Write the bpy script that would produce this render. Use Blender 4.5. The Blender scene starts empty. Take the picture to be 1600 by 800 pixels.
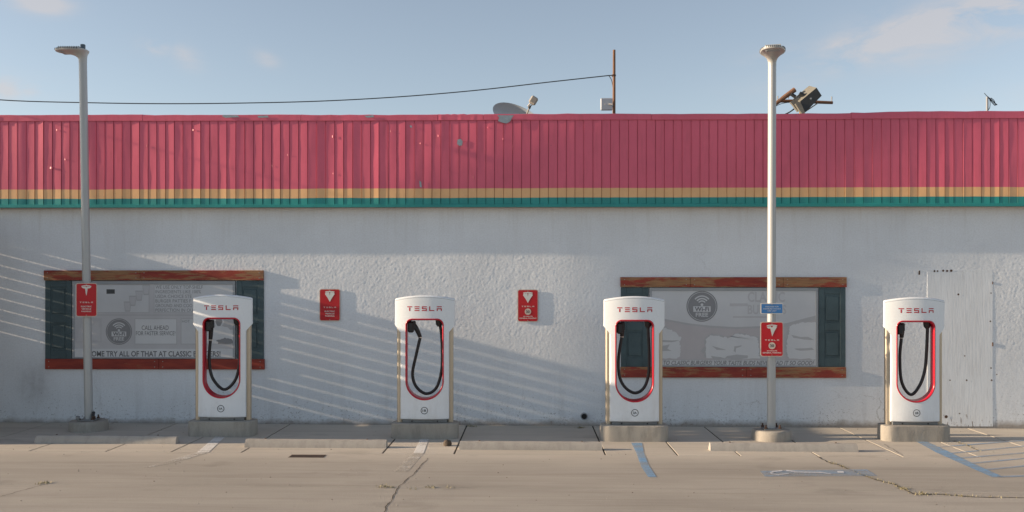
import bpy, math, random
import numpy as np
from mathutils import Vector, Matrix

random.seed(7)
RNG = np.random.default_rng(11)
S = bpy.context.scene
COL = S.collection
PI = math.pi

# ------------------------------------------------------------------ camera
FPX, CAMH, CAMD, YAW = 1500.0, 2.05, 14.0, 0.018
cam_d = bpy.data.cameras.new('camera')
cam = bpy.data.objects.new('camera', cam_d)
COL.objects.link(cam)
cam.location = (0, -CAMD, CAMH)
cam.rotation_euler = (PI / 2, 0, YAW)
cam_d.sensor_width = 36
cam_d.lens = 36 * FPX / 1600
cam_d.shift_y = 45 / 1600
cam_d.clip_end = 3000
S.camera = cam

# ------------------------------------------------------------------ light
SUN_EL, SUN_AZ = math.radians(14.1), math.radians(4.0)   # low sun from the left, almost along the wall
to_sun = Vector((-math.cos(SUN_AZ) * math.cos(SUN_EL), -math.sin(SUN_AZ) * math.cos(SUN_EL), math.sin(SUN_EL)))
sun_d = bpy.data.lights.new('sun', 'SUN')
sun = bpy.data.objects.new('sun', sun_d)
COL.objects.link(sun)
sun.rotation_euler = to_sun.to_track_quat('Z', 'Y').to_euler()
sun_d.energy = 5.0
sun_d.angle = math.radians(0.45)
sun_d.color = (1.0, 0.78, 0.55)

w = bpy.data.worlds.new('World')
S.world = w
w.use_nodes = True
nt = w.node_tree
nt.nodes.clear()
N, L = nt.nodes, nt.links
def wn(t, **k):
    n = N.new(t)
    for a, b in k.items(): setattr(n, a, b)
    return n
def wmath(op, a, b=None, c=None):
    n = wn('ShaderNodeMath', operation=op)
    for i, v in enumerate((a, b, c)):
        if v is None: continue
        if isinstance(v, (int, float)): n.inputs[i].default_value = v
        else: L.new(v, n.inputs[i])
    return n.outputs[0]
sky = wn('ShaderNodeTexSky', sky_type='NISHITA')
sky.sun_disc = False
sky.sun_elevation = SUN_EL
sky.sun_rotation = math.atan2(to_sun.x, to_sun.y)
sky.altitude = 600
sky.air_density = 1.0
sky.dust_density = 0.45
sky.ozone_density = 1.6
hs = wn('ShaderNodeHueSaturation')
hs.inputs['Saturation'].default_value = 0.64
hs.inputs['Value'].default_value = 1.0
L.new(sky.outputs[0], hs.inputs['Color'])
tc = wn('ShaderNodeTexCoord')
def pdir(px, py):
    u, v = (px - 827) / FPX, (445 - py) / FPX
    return Vector((u, 1, v)).normalized()
nz = wn('ShaderNodeTexNoise'); nz.inputs['Scale'].default_value = 12; nz.inputs['Detail'].default_value = 7
nz.inputs['Roughness'].default_value = 0.62; nz.inputs['Distortion'].default_value = 0.4
mp = wn('ShaderNodeMapping'); mp.inputs['Scale'].default_value = (1.0, 1.0, 2.6)
L.new(tc.outputs['Generated'], mp.inputs['Vector']); L.new(mp.outputs[0], nz.inputs['Vector'])
def cloud(px, py, s1, s2, tilt, amp):
    c = pdir(px, py)
    r = Vector((c.y, -c.x, 0)).normalized(); up = r.cross(c) * 1
    if up.z < 0: up = -up
    e1 = r * math.cos(tilt) + up * math.sin(tilt); e2 = -r * math.sin(tilt) + up * math.cos(tilt)
    sub = wn('ShaderNodeVectorMath', operation='SUBTRACT'); L.new(tc.outputs['Generated'], sub.inputs[0]); sub.inputs[1].default_value = c
    ds = []
    for e, s in ((e1, s1), (e2, s2), (c, 0.2)):
        d = wn('ShaderNodeVectorMath', operation='DOT_PRODUCT'); L.new(sub.outputs[0], d.inputs[0]); d.inputs[1].default_value = e / s
        ds.append(wmath('MULTIPLY', d.outputs['Value'], d.outputs['Value']))
    q = wmath('ADD', wmath('ADD', ds[0], ds[1]), ds[2])
    return wmath('MULTIPLY', wmath('EXPONENT', wmath('MULTIPLY', q, -1.0)), amp)
tot = None
for a in ((1460, 38, 0.115, 0.016, 0.25, 1.0), (1600, 5, 0.13, 0.026, 0.18, 0.95), (1340, 66, 0.05, 0.011, 0.2, 0.7), (1420, 88, 0.05, 0.008, 0.1, 0.35),
          (235, 71, 0.014, 0.007, 0, 0.62), (285, 84, 0.016, 0.010, -0.7, 0.36), (415, 92, 0.012, 0.007, -0.4, 0.36),
          (4, 134, 0.014, 0.010, 0, 0.7), (38, 136, 0.010, 0.007, 0, 0.55), (60, 2, 0.022, 0.009, 0, 0.8), (1215, 90, 0.03, 0.010, 0, 0.3),
          (-330, 60, 0.12, 0.02, -0.1, 0.8), (2050, 60, 0.16, 0.03, 0.1, 0.8), (900, -260, 0.2, 0.03, 0.1, 0.7)):
    m = cloud(*a)
    tot = m if tot is None else wmath('MAXIMUM', tot, m)
dens = wmath('MULTIPLY', tot, wmath('MULTIPLY_ADD', nz.outputs['Fac'], 4.6, -1.65))
cl = wn('ShaderNodeClamp'); L.new(dens, cl.inputs[0]); cl.inputs['Max'].default_value = 0.55
mx = wn('ShaderNodeMix', data_type='RGBA')
L.new(cl.outputs[0], mx.inputs['Factor'])
L.new(hs.outputs[0], mx.inputs['A'])
mx.inputs['B'].default_value = (4.1, 3.75, 3.65, 1)
bg = wn('ShaderNodeBackground'); bg.inputs['Strength'].default_value = 0.100
L.new(mx.outputs['Result'], bg.inputs['Color'])
wo = wn('ShaderNodeOutputWorld'); L.new(bg.outputs[0], wo.inputs['Surface'])

S.view_settings.view_transform = 'Standard'
S.view_settings.look = 'None'
S.view_settings.exposure = 0.74
S.view_settings.gamma = 1.0

# ------------------------------------------------------------------ measuring helpers
def ray(px, py):
    u, v = (px - 800) / FPX, (445 - py) / FPX
    return Vector((-math.sin(YAW) + u * math.cos(YAW), math.cos(YAW) + u * math.sin(YAW), v))
def at(px, py, Y):
    r = ray(px, py); t = (Y + CAMD) / r.y
    return Vector((r.x * t, Y, CAMH + r.z * t))
SLOPE = -0.0036                                          # the lot falls a little to the right
def gz(x): return SLOPE * x
def ground(px, py, h=0.0):
    r = ray(px, py)
    t = (h - CAMH) / (r.z - SLOPE * r.x)
    return Vector((r.x * t, -CAMD + r.y * t, CAMH + r.z * t))

# ------------------------------------------------------------------ materials
def material(name, col, rough=0.7, metal=0.0, var=0.0, scale=4.0, bump=0.0, bscale=60.0, stretch=(1, 1, 1), col2=None, spec=0.5, coords='Object', rnd=0.0, coat=0.0):
    m = bpy.data.materials.new(name); m.use_nodes = True
    t = m.node_tree; b = t.nodes['Principled BSDF']
    b.inputs['Base Color'].default_value = (*col, 1)
    b.inputs['Roughness'].default_value = rough
    b.inputs['Metallic'].default_value = metal
    b.inputs['Specular IOR Level'].default_value = spec
    b.inputs['Coat Weight'].default_value = coat
    b.inputs['Coat Roughness'].default_value = 0.15
    tcn = t.nodes.new('ShaderNodeTexCoord')
    mpn = t.nodes.new('ShaderNodeMapping'); mpn.inputs['Scale'].default_value = stretch
    t.links.new(tcn.outputs[coords], mpn.inputs['Vector'])
    last = None
    if var > 0 or col2 is not None:
        n = t.nodes.new('ShaderNodeTexNoise'); n.inputs['Scale'].default_value = scale; n.inputs['Detail'].default_value = 8; n.inputs['Roughness'].default_value = 0.65
        t.links.new(mpn.outputs[0], n.inputs['Vector'])
        r = t.nodes.new('ShaderNodeMapRange'); r.inputs['From Min'].default_value = 0.3; r.inputs['From Max'].default_value = 0.7
        t.links.new(n.outputs['Fac'], r.inputs['Value'])
        x = t.nodes.new('ShaderNodeMix'); x.data_type = 'RGBA'
        c2 = col2 if col2 is not None else tuple(c * (1 - var) for c in col)
        c1 = col if col2 is not None else tuple(min(1, c * (1 + var * 0.6)) for c in col)
        x.inputs['A'].default_value = (*c1, 1); x.inputs['B'].default_value = (*c2, 1)
        t.links.new(r.outputs[0], x.inputs['Factor'])
        last = x.outputs['Result']
        t.links.new(last, b.inputs['Base Color'])
        rr = t.nodes.new('ShaderNodeMapRange'); rr.inputs['To Min'].default_value = max(0, rough - 0.08); rr.inputs['To Max'].default_value = min(1, rough + 0.1)
        t.links.new(n.outputs['Fac'], rr.inputs['Value']); t.links.new(rr.outputs[0], b.inputs['Roughness'])
    if rnd > 0:
        oi = t.nodes.new('ShaderNodeObjectInfo')
        h = t.nodes.new('ShaderNodeHueSaturation')
        r = t.nodes.new('ShaderNodeMapRange'); r.inputs['To Min'].default_value = 1 - rnd; r.inputs['To Max'].default_value = 1 + rnd
        t.links.new(oi.outputs['Random'], r.inputs['Value']); t.links.new(r.outputs[0], h.inputs['Value'])
        if last: t.links.new(last, h.inputs['Color'])
        else: h.inputs['Color'].default_value = (*col, 1)
        last = h.outputs[0]; t.links.new(last, b.inputs['Base Color'])
    if bump > 0:
        n = t.nodes.new('ShaderNodeTexNoise'); n.inputs['Scale'].default_value = bscale; n.inputs['Detail'].default_value = 6
        t.links.new(mpn.outputs[0], n.inputs['Vector'])
        bp = t.nodes.new('ShaderNodeBump'); bp.inputs['Strength'].default_value = bump; bp.inputs['Distance'].default_value = 0.01
        t.links.new(n.outputs['Fac'], bp.inputs['Height']); t.links.new(bp.outputs[0], b.inputs['Normal'])
    return m

class NB:
    """small node builder on top of a material's tree"""
    def __init__(s, m):
        s.t = m.node_tree; s.b = s.t.nodes['Principled BSDF']
        g = s.t.nodes.new('ShaderNodeNewGeometry'); s.pos = g.outputs['Position']
        sp = s.t.nodes.new('ShaderNodeSeparateXYZ'); s.t.links.new(s.pos, sp.inputs[0]); s.x, s.y, s.z = sp.outputs
    def put(s, sock, v):
        if isinstance(v, (int, float)): sock.default_value = v
        elif isinstance(v, tuple): sock.default_value = (*v, 1) if len(v) == 3 else v
        else: s.t.links.new(v, sock)
    def math(s, op, a, b=None, c=None, clamp=False):
        n = s.t.nodes.new('ShaderNodeMath'); n.operation = op; n.use_clamp = clamp
        for i, v in enumerate((a, b, c)):
            if v is not None: s.put(n.inputs[i], v)
        return n.outputs[0]
    def noise(s, scale, stretch=(1, 1, 1), detail=6, rough=0.6, dist=0.0, off=(0, 0, 0)):
        mpn = s.t.nodes.new('ShaderNodeMapping'); mpn.inputs['Scale'].default_value = stretch; mpn.inputs['Location'].default_value = off
        s.t.links.new(s.pos, mpn.inputs['Vector'])
        n = s.t.nodes.new('ShaderNodeTexNoise'); n.inputs['Scale'].default_value = scale; n.inputs['Detail'].default_value = detail
        n.inputs['Roughness'].default_value = rough; n.inputs['Distortion'].default_value = dist
        s.t.links.new(mpn.outputs[0], n.inputs['Vector']); return n.outputs['Fac']
    def rng(s, v, a, b, c=0.0, d=1.0):
        n = s.t.nodes.new('ShaderNodeMapRange'); s.put(n.inputs['Value'], v)
        for k, q in (('From Min', a), ('From Max', b), ('To Min', c), ('To Max', d)): s.put(n.inputs[k], q)
        return n.outputs[0]
    def mix(s, f, a, b):
        n = s.t.nodes.new('ShaderNodeMix'); n.data_type = 'RGBA'
        s.put(n.inputs['Factor'], f); s.put(n.inputs['A'], a); s.put(n.inputs['B'], b); return n.outputs['Result']
    def bump(s, h, strength, dist=0.01):
        n = s.t.nodes.new('ShaderNodeBump'); n.inputs['Strength'].default_value = strength; n.inputs['Distance'].default_value = dist
        s.put(n.inputs['Height'], h); s.t.links.new(n.outputs[0], s.b.inputs['Normal'])

def mat_stucco():
    m = material('white_stucco', (0.6, 0.6, 0.6), 0.9, spec=0.2); n = NB(m)
    c = n.mix(n.rng(n.noise(0.9, detail=5), 0.35, 0.65), (0.785, 0.82, 0.86), (0.715, 0.745, 0.78))
    c = n.mix(n.rng(n.noise(45, detail=3), 0.4, 0.75, 0, 0.25), c, (0.48, 0.47, 0.46))
    low = n.rng(n.z, 0.0, 1.1, 1.0, 0.0)
    # grime and chipped paint, thicker near the pavement
    chips = n.rng(n.noise(26, (1.0, 1, 1.2), detail=5, rough=0.7), n.math('MULTIPLY_ADD', low, -0.175, 0.725), n.math('MULTIPLY_ADD', low, -0.175, 0.75))
    patch = n.rng(n.noise(1.7, detail=4, off=(3, 0, 1)), 0.42, 0.6)
    c = n.mix(n.math('MULTIPLY', n.math('MULTIPLY', chips, n.math('MULTIPLY_ADD', patch, 0.75, 0.25)), 0.65), c, (0.20, 0.19, 0.18))
    fine = n.rng(n.noise(60, (1, 1, 1.3), detail=4, rough=0.6, off=(9, 0, 4)), n.math('MULTIPLY_ADD', low, -0.09, 0.70), n.math('MULTIPLY_ADD', low, -0.09, 0.725))
    c = n.mix(n.math('MULTIPLY', n.math('MULTIPLY', fine, n.math('MULTIPLY', patch, low)), 0.8), c, (0.22, 0.21, 0.20))
    # thin cracks in the stucco
    vo = n.t.nodes.new('ShaderNodeTexVoronoi'); vo.feature = 'DISTANCE_TO_EDGE'; vo.inputs['Scale'].default_value = 0.55
    mpn = n.t.nodes.new('ShaderNodeMapping'); dn = n.noise(2.5, detail=5)
    cmb = n.t.nodes.new('ShaderNodeCombineXYZ'); n.put(cmb.inputs[0], n.math('MULTIPLY_ADD', dn, 0.5, n.x)); n.put(cmb.inputs[1], 0.0); n.put(cmb.inputs[2], n.math('MULTIPLY_ADD', n.noise(3.1, detail=5, off=(5, 5, 5)), 0.5, n.math('MULTIPLY', n.z, 0.7)))
    n.t.links.new(cmb.outputs[0], vo.inputs['Vector'])
    ck = n.rng(vo.outputs['Distance'], 0.0012, 0.0032, 1.0, 0.0)
    ckm = n.rng(n.noise(0.8, detail=3, off=(2, 0, 7)), 0.50, 0.62)
    c = n.mix(n.math('MULTIPLY', n.math('MULTIPLY', ck, ckm), n.math('MULTIPLY_ADD', low, 0.30, 0.18)), c, (0.30, 0.29, 0.28))
    # faint runs of dirt under the fascia
    run = n.math('MULTIPLY', n.rng(n.noise(5.5, (2.2, 1, 0.16), detail=5, off=(3, 0, 0)), 0.52, 0.75), n.rng(n.z, 2.3, 3.15))
    c = n.mix(n.math('MULTIPLY', run, 0.22), c, (0.42, 0.38, 0.34))
    streak = n.rng(n.noise(2.2, (3.0, 1, 0.35), detail=5, off=(7, 0, 0)), 0.5, 0.72)
    c = n.mix(n.math('MULTIPLY', streak, n.math('MULTIPLY_ADD', low, 0.22, 0.03)), c, (0.34, 0.33, 0.33))
    foot = n.rng(n.math('ADD', n.z, n.math('MULTIPLY', n.noise(5, (1, 1, 1), detail=5), -0.14)), -0.06, 0.03, 1.0, 0.0)
    c = n.mix(n.math('MULTIPLY', foot, 0.75), c, (0.25, 0.20, 0.15))
    # one dark smudge left of the left lamp
    dx = n.math('MULTIPLY', n.math('ADD', n.x, 7.28), 4.0); dz = n.math('MULTIPLY', n.math('ADD', n.z, -0.62), 3.2)
    sm = n.math('EXPONENT', n.math('MULTIPLY', n.math('ADD', n.math('MULTIPLY', dx, dx), n.math('MULTIPLY', dz, dz)), -1.0))
    c = n.mix(n.math('MULTIPLY', sm, n.math('MULTIPLY_ADD', n.noise(9), 0.8, 0.0)), c, (0.27, 0.26, 0.26))
    n.put(n.b.inputs['Base Color'], c)
    n.bump(n.noise(110, detail=4), 0.45, 0.004)
    return m

def mat_concrete(name, a, b, stain, spec=0.25, streaky=True, rnd=0.05, dust=None):
    m = material(name, a, 0.88, spec=spec); n = NB(m)
    c = n.mix(n.rng(n.noise(0.55, (0.6, 1.4, 1), detail=7, rough=0.6), 0.32, 0.68), a, b)
    if streaky:
        st = n.rng(n.noise(1.6, (0.22, 2.4, 1), detail=7, rough=0.65, dist=0.6), 0.46, 0.74)
        c = n.mix(n.math('MULTIPLY', st, 0.5), c, stain)
        st2 = n.rng(n.noise(3.1, (0.13, 3.4, 1), detail=8, rough=0.7, off=(4, 9, 0)), 0.5, 0.75)
        c = n.mix(n.math('MULTIPLY', st2, 0.3), c, tuple(min(1, q * 1.3) for q in a))
    else:
        st = n.rng(n.noise(4.5, (1.6, 1.6, 0.5), detail=7, rough=0.7), 0.45, 0.7)
        c = n.mix(n.math('MULTIPLY', st, 0.55), c, stain)
    c = n.mix(n.rng(n.noise(95, detail=3), 0.5, 0.8, 0, 0.35), c, tuple(q * 0.6 for q in a))
    c = n.mix(n.rng(n.noise(38, detail=4, off=(2, 5, 1)), 0.66, 0.72, 0, 0.35), c, tuple(q * 0.45 for q in a))
    oi = n.t.nodes.new('ShaderNodeObjectInfo'); h = n.t.nodes.new('ShaderNodeHueSaturation')
    n.put(h.inputs['Value'], n.rng(oi.outputs['Random'], 0, 1, 1 - rnd, 1 + rnd)); n.put(h.inputs['Color'], c)
    n.put(n.b.inputs['Base Color'], h.outputs[0])
    if dust:   # pale dust washed against the apron
        dd = n.rng(n.math('ADD', n.y, n.math('MULTIPLY_ADD', n.noise(1.3, (0.5, 1, 1), detail=5), 0.9, -0.45)), -3.15, -2.45)
        h.inputs['Value'].default_value = 1.0
        c0_ = n.mix(n.math('MULTIPLY', dd, 0.8), c, dust); n.put(h.inputs['Color'], c0_)
    dk = n.rng(n.noise(1.05, (1.0, 1.5, 1), detail=4, rough=0.55, off=(31, 7, 0)), 0.60, 0.70)
    n.put(h.inputs['Saturation'], 1.0)
    c2_ = n.mix(n.math('MULTIPLY', dk, 0.22), h.outputs[0], (0.13, 0.115, 0.10))
    n.put(n.b.inputs['Base Color'], c2_)
    n.bump(n.noise(55, detail=8, rough=0.7), 0.6, 0.008)
    return m

def mat_paint(name, col, base, cover=0.5, edge=0.12):
    """worn road paint: shows the concrete where it has worn away"""
    m = material(name, col, 0.8, spec=0.3); n = NB(m)
    f = n.math('ADD', n.math('MULTIPLY', n.noise(2.2, (0.5, 2, 1), detail=6), 0.6), n.math('MULTIPLY', n.noise(40, detail=5), 0.4))
    k = n.rng(f, 1 - cover - edge, 1 - cover + edge)
    c = n.mix(k, base, col)
    n.put(n.b.inputs['Base Color'], c)
    n.put(n.b.inputs['Alpha'], n.math('MULTIPLY_ADD', k, 0.85, 0.0))
    return m

def mat_fascia():
    m = material('fascia_paint', (0.5, 0.1, 0.12), 0.42, spec=0.5); n = NB(m)
    wob = n.math('MULTIPLY_ADD', n.noise(1.2, detail=2), 0.02, -0.01)
    z = n.math('ADD', n.math('ADD', n.z, wob), n.math('MULTIPLY', n.x, -0.0008))
    sharp = lambda t: n.rng(z, t - 0.004, t + 0.004)
    red = n.mix(n.rng(n.noise(1.1, detail=5), 0.35, 0.65), (0.72, 0.125, 0.200), (0.63, 0.107, 0.176))
    red = n.mix(n.rng(n.noise(6, (2.5, 1, 0.35), detail=5), 0.5, 0.8, 0, 0.5), red, (0.47, 0.085, 0.115))
    org = n.mix(n.rng(n.noise(3, detail=4), 0.35, 0.65), (0.80, 0.47, 0.225), (0.72, 0.42, 0.20))
    teal = n.mix(n.rng(n.noise(3, detail=4), 0.35, 0.65), (0.018, 0.28, 0.265), (0.015, 0.23, 0.22))
    c = n.mix(sharp(3.305), teal, org)
    c = n.mix(sharp(3.440), c, red)
    ch = n.rng(n.noise(3.4, (1, 1, 1), detail=7, rough=0.72, off=(13, 2, 5)), 0.735, 0.75)
    c = n.mix(n.math('MULTIPLY', ch, n.rng(n.z, 3.5, 3.6)), c, (0.24, 0.17, 0.17))
    c = n.mix(n.rng(n.noise(30, detail=3), 0.74, 0.78, 0, 0.6), c, (0.2, 0.07, 0.08))
    n.put(n.b.inputs['Base Color'], c)
    n.bump(n.noise(3.5, (1, 1, 0.3), detail=3), 0.12, 0.02)
    return m

def mat_board():
    m = material('weathered_red_board', (0.3, 0.06, 0.04), 0.75, spec=0.3); n = NB(m)
    red = n.mix(n.rng(n.noise(2.5, (1, 1, 5), detail=5), 0.4, 0.6), (0.33, 0.060, 0.040), (0.24, 0.045, 0.035))
    wood = n.mix(n.rng(n.noise(4, (1, 1, 16), detail=6), 0.35, 0.65), (0.40, 0.21, 0.10), (0.24, 0.13, 0.075))
    f = n.math('ADD', n.math('MULTIPLY', n.noise(1.8, (0.8, 1, 3.2), detail=8, rough=0.7, off=(0, 0, 2)), 0.75), n.math('MULTIPLY', n.noise(9, (0.5, 1, 9), detail=5), 0.25))
    # the upper boards and the board of the right window are more worn than the lower left one
    worn = n.math('MULTIPLY_ADD', n.rng(n.x, -3.5, -2.5), 0.035, n.rng(n.z, 1.4, 1.7, 0.0, 0.065))
    f = n.math('ADD', n.math('ADD', f, n.math('MINIMUM', worn, 0.065)), n.math('MULTIPLY', n.math('MULTIPLY', n.rng(n.x, -3.5, -3.4, 1, 0), n.rng(n.z, 1.2, 1.4, 1, 0)), -0.09))
    c = n.mix(n.rng(f, 0.535, 0.585), red, wood)
    n.put(n.b.inputs['Base Color'], c)
    n.bump(n.noise(8, (1, 1, 14), detail=6), 0.4, 0.006)
    return m

def mat_door():
    m = material('old_white_door_paint', (0.6, 0.6, 0.6), 0.8, spec=0.25); n = NB(m)
    c = n.mix(n.rng(n.noise(1.6, (2, 1, 0.5), detail=6), 0.35, 0.65), (0.775, 0.81, 0.845), (0.70, 0.73, 0.76))
    low = n.rng(n.z, 0.0, 0.32, 1.0, 0.0)
    chips = n.rng(n.noise(9, (2.4, 1, 0.55), detail=7, rough=0.7, off=(4, 0, 0)), n.math('MULTIPLY_ADD', low, -0.16, 0.70), n.math('MULTIPLY_ADD', low, -0.16, 0.725))
    c = n.mix(n.math('MULTIPLY', chips, 0.85), c, (0.15, 0.11, 0.085))
    c = n.mix(n.rng(n.noise(12, (3, 1, 0.25), detail=5), 0.5, 0.75, 0, 0.3), c, (0.42, 0.41, 0.40))
    n.put(n.b.inputs['Base Color'], c)
    n.bump(n.noise(14, (3, 1, 0.3), detail=6), 0.3, 0.006)
    return m

M = {}
M['stucco'] = mat_stucco()
M['fascia'] = mat_fascia()
M['board'] = mat_board()
M['door'] = mat_door()
M['slab'] = mat_concrete('lot_concrete', (0.415, 0.382, 0.336), (0.335, 0.307, 0.268), (0.24, 0.216, 0.186), dust=(0.52, 0.475, 0.41))
M['apron'] = mat_concrete('apron_concrete', (0.55, 0.50, 0.43), (0.47, 0.43, 0.37), (0.35, 0.32, 0.275), rnd=0.06)
M['stop'] = mat_concrete('wheel_stop_concrete', (0.44, 0.41, 0.37), (0.37, 0.34, 0.305), (0.25, 0.23, 0.21), streaky=False)
M['plinth'] = mat_concrete('plinth_concrete', (0.42, 0.39, 0.345), (0.33, 0.305, 0.27), (0.18, 0.17, 0.15), streaky=False)
M['joint'] = material('joint_dirt', (0.05, 0.042, 0.034), 0.95, var=0.3, scale=30)
M['earth'] = material('ground_dirt', (0.26, 0.215, 0.17), 0.95, var=0.25, scale=2, bump=0.3, bscale=30)
M['white_line'] = mat_paint('worn_white_paint', (0.80, 0.79, 0.76), (0.48, 0.44, 0.38), 0.62)
M['white_line2'] = mat_paint('very_worn_white_paint', (0.66, 0.64, 0.60), (0.42, 0.385, 0.33), 0.5)
M['symbol_white'] = mat_paint('faded_symbol_white', (0.72, 0.74, 0.78), (0.50, 0.52, 0.56), 0.62, 0.2)
M['blue_line'] = mat_paint('worn_blue_paint', (0.19, 0.38, 0.62), (0.40, 0.43, 0.44), 0.60, 0.2)
M['blue_line2'] = mat_paint('very_worn_blue_paint', (0.25, 0.39, 0.58), (0.41, 0.43, 0.43), 0.54, 0.2)
M['shell'] = material('gloss_white_shell', (0.78, 0.82, 0.86), 0.28, var=0.03, scale=3, coat=0.3)
def grime(m):
    n = NB(m); src = n.b.inputs['Base Color'].links[0].from_socket
    low = n.rng(n.z, 0.2, 0.75, 1.0, 0.12)
    d = n.rng(n.noise(5, (1.5, 1.5, 0.5), detail=8, rough=0.7), 0.45, 0.72)
    c = n.mix(n.math('MULTIPLY', n.math('MULTIPLY', d, low), 0.30), src, (0.42, 0.39, 0.34))
    sc = n.rng(n.noise(22, (1, 1, 0.5), detail=5, rough=0.7, off=(2, 2, 2)), 0.72, 0.75)
    c = n.mix(n.math('MULTIPLY', sc, n.math('MULTIPLY', low, 0.35)), c, (0.25, 0.24, 0.23))
    n.put(n.b.inputs['Base Color'], c)
grime(M['shell'])
M['red_trim'] = material('red_trim', (0.50, 0.008, 0.028), 0.3, var=0.08, scale=6, coat=0.3)
M['red_print'] = material('red_lettering', (0.46, 0.004, 0.02), 0.4)
M['post'] = material('metal_post_warm_reflection', (0.54, 0.46, 0.36), 0.38, metal=0.55, var=0.12, scale=5, stretch=(1, 1, 0.2))  # warm reflection of the ground put into the silver metal's base colour
M['dark_gap'] = material('dark_core', (0.03, 0.03, 0.032), 0.6)
M['black_rubber'] = material('black_cable_rubber', (0.012, 0.012, 0.014), 0.42, var=0.2, scale=20)
M['grey_metal'] = material('grey_metal', (0.22, 0.23, 0.24), 0.45, metal=0.5, var=0.15, scale=12)
M['steel'] = material('bolt_steel', (0.35, 0.34, 0.32), 0.4, metal=0.8)
M['badge_ink'] = material('badge_ink', (0.035, 0.04, 0.05), 0.6)
M['lamp_grey'] = material('lamp_grey_paint', (0.44, 0.44, 0.43), 0.42, metal=0.15, var=0.07, scale=5, stretch=(1, 1, 0.3))
M['lamp_pole'] = material('pole_grey_paint', (0.44, 0.45, 0.45), 0.40, metal=0.15, var=0.06, scale=7, stretch=(1, 1, 0.15))
M['notch_dark'] = material('lamp_notch_shade', (0.10, 0.12, 0.14), 0.6)  # dark colour standing in for shade in the lamp head's notches
M['photocell'] = material('photocell_blue_grey', (0.07, 0.10, 0.13), 0.4)
M['sign_red'] = material('sign_red', (0.50, 0.006, 0.014), 0.5, var=0.06, scale=4)
M['sign_cream'] = material('sign_cream_edge', (0.62, 0.52, 0.44), 0.6, var=0.08, scale=9)
M['sign_white'] = material('sign_white_print', (0.72, 0.68, 0.63), 0.45)
M['sign_chrome'] = material('sign_reflective_emblem', (0.72, 0.72, 0.70), 0.28, metal=0.6)
M['sign_blue'] = material('sign_blue', (0.045, 0.19, 0.46), 0.5, var=0.06, scale=4)
M['sign_back'] = material('sign_aluminium', (0.45, 0.45, 0.45), 0.4, metal=0.8)
M['shutter'] = material('dark_green_shutter', (0.062, 0.100, 0.112), 0.6, var=0.25, scale=4, bump=0.15)
M['frame_grey'] = material('grey_screen_frame', (0.33, 0.35, 0.37), 0.6, var=0.08, scale=6)
M['seal'] = material('dark_sealant', (0.06, 0.065, 0.07), 0.8)
for k, c in (('p_white', (0.621, 0.635, 0.655)), ('p_light', (0.573, 0.586, 0.607)), ('p_base', (0.517, 0.517, 0.538)), ('p_pink', (0.490, 0.469, 0.483)),
             ('p_mid', (0.44, 0.445, 0.46)), ('p_ink', (0.14, 0.145, 0.16)), ('p_faint', (0.235, 0.24, 0.255)), ('p_vfaint', (0.483, 0.483, 0.504)), ('p_dark', (0.05, 0.055, 0.06))):
    M[k] = material('faded_print_' + k[2:], c, 0.45, var=0.06, scale=2.5)
M['roof'] = material('roof_felt', (0.2, 0.19, 0.18), 0.9, var=0.2)
M['tar'] = material('bare_blue_grey_metal', (0.30, 0.36, 0.41), 0.6, var=0.2, scale=25)
M['dish'] = material('dish_grey', (0.45, 0.52, 0.60), 0.6, var=0.05)
M['lnb'] = material('dish_feed_grey', (0.36, 0.33, 0.29), 0.6, var=0.1)
M['wood_pole'] = material('brown_weathered_wood', (0.20, 0.105, 0.062), 0.8, var=0.35, scale=6, stretch=(3, 3, 0.4), bump=0.3)
M['pale_wood'] = material('pale_yellow_wood', (0.42, 0.27, 0.13), 0.8, var=0.25, scale=6)
M['wire'] = material('dark_cable', (0.045, 0.06, 0.07), 0.6)
M['antenna'] = material('pale_blue_antenna', (0.34, 0.38, 0.44), 0.5, var=0.05)
M['antenna_bracket'] = material('white_bracket', (0.75, 0.68, 0.60), 0.4)
M['flood_dark'] = material('floodlight_dark', (0.035, 0.038, 0.04), 0.5, var=0.2, scale=8)
M['flood_beige'] = material('floodlight_beige', (0.20, 0.19, 0.16), 0.7, var=0.2, scale=8)
M['pipe_grey'] = material('grey_conduit', (0.24, 0.26, 0.29), 0.5, var=0.1)
M['rust'] = material('rusty_iron', (0.09, 0.05, 0.035), 0.85, var=0.4, scale=30)
M['lump'] = material('brown_stone', (0.10, 0.075, 0.055), 0.85, var=0.4, scale=25, bump=0.5)
M['weed'] = material('dry_weed', (0.36, 0.32, 0.20), 0.8, var=0.3, scale=20)
M['fence'] = material('brown_fence_slat', (0.26, 0.19, 0.13), 0.7, var=0.2, scale=4)
M['soffit'] = material('soffit_paint', (0.46, 0.38, 0.30), 0.8, var=0.15, scale=3)

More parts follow.
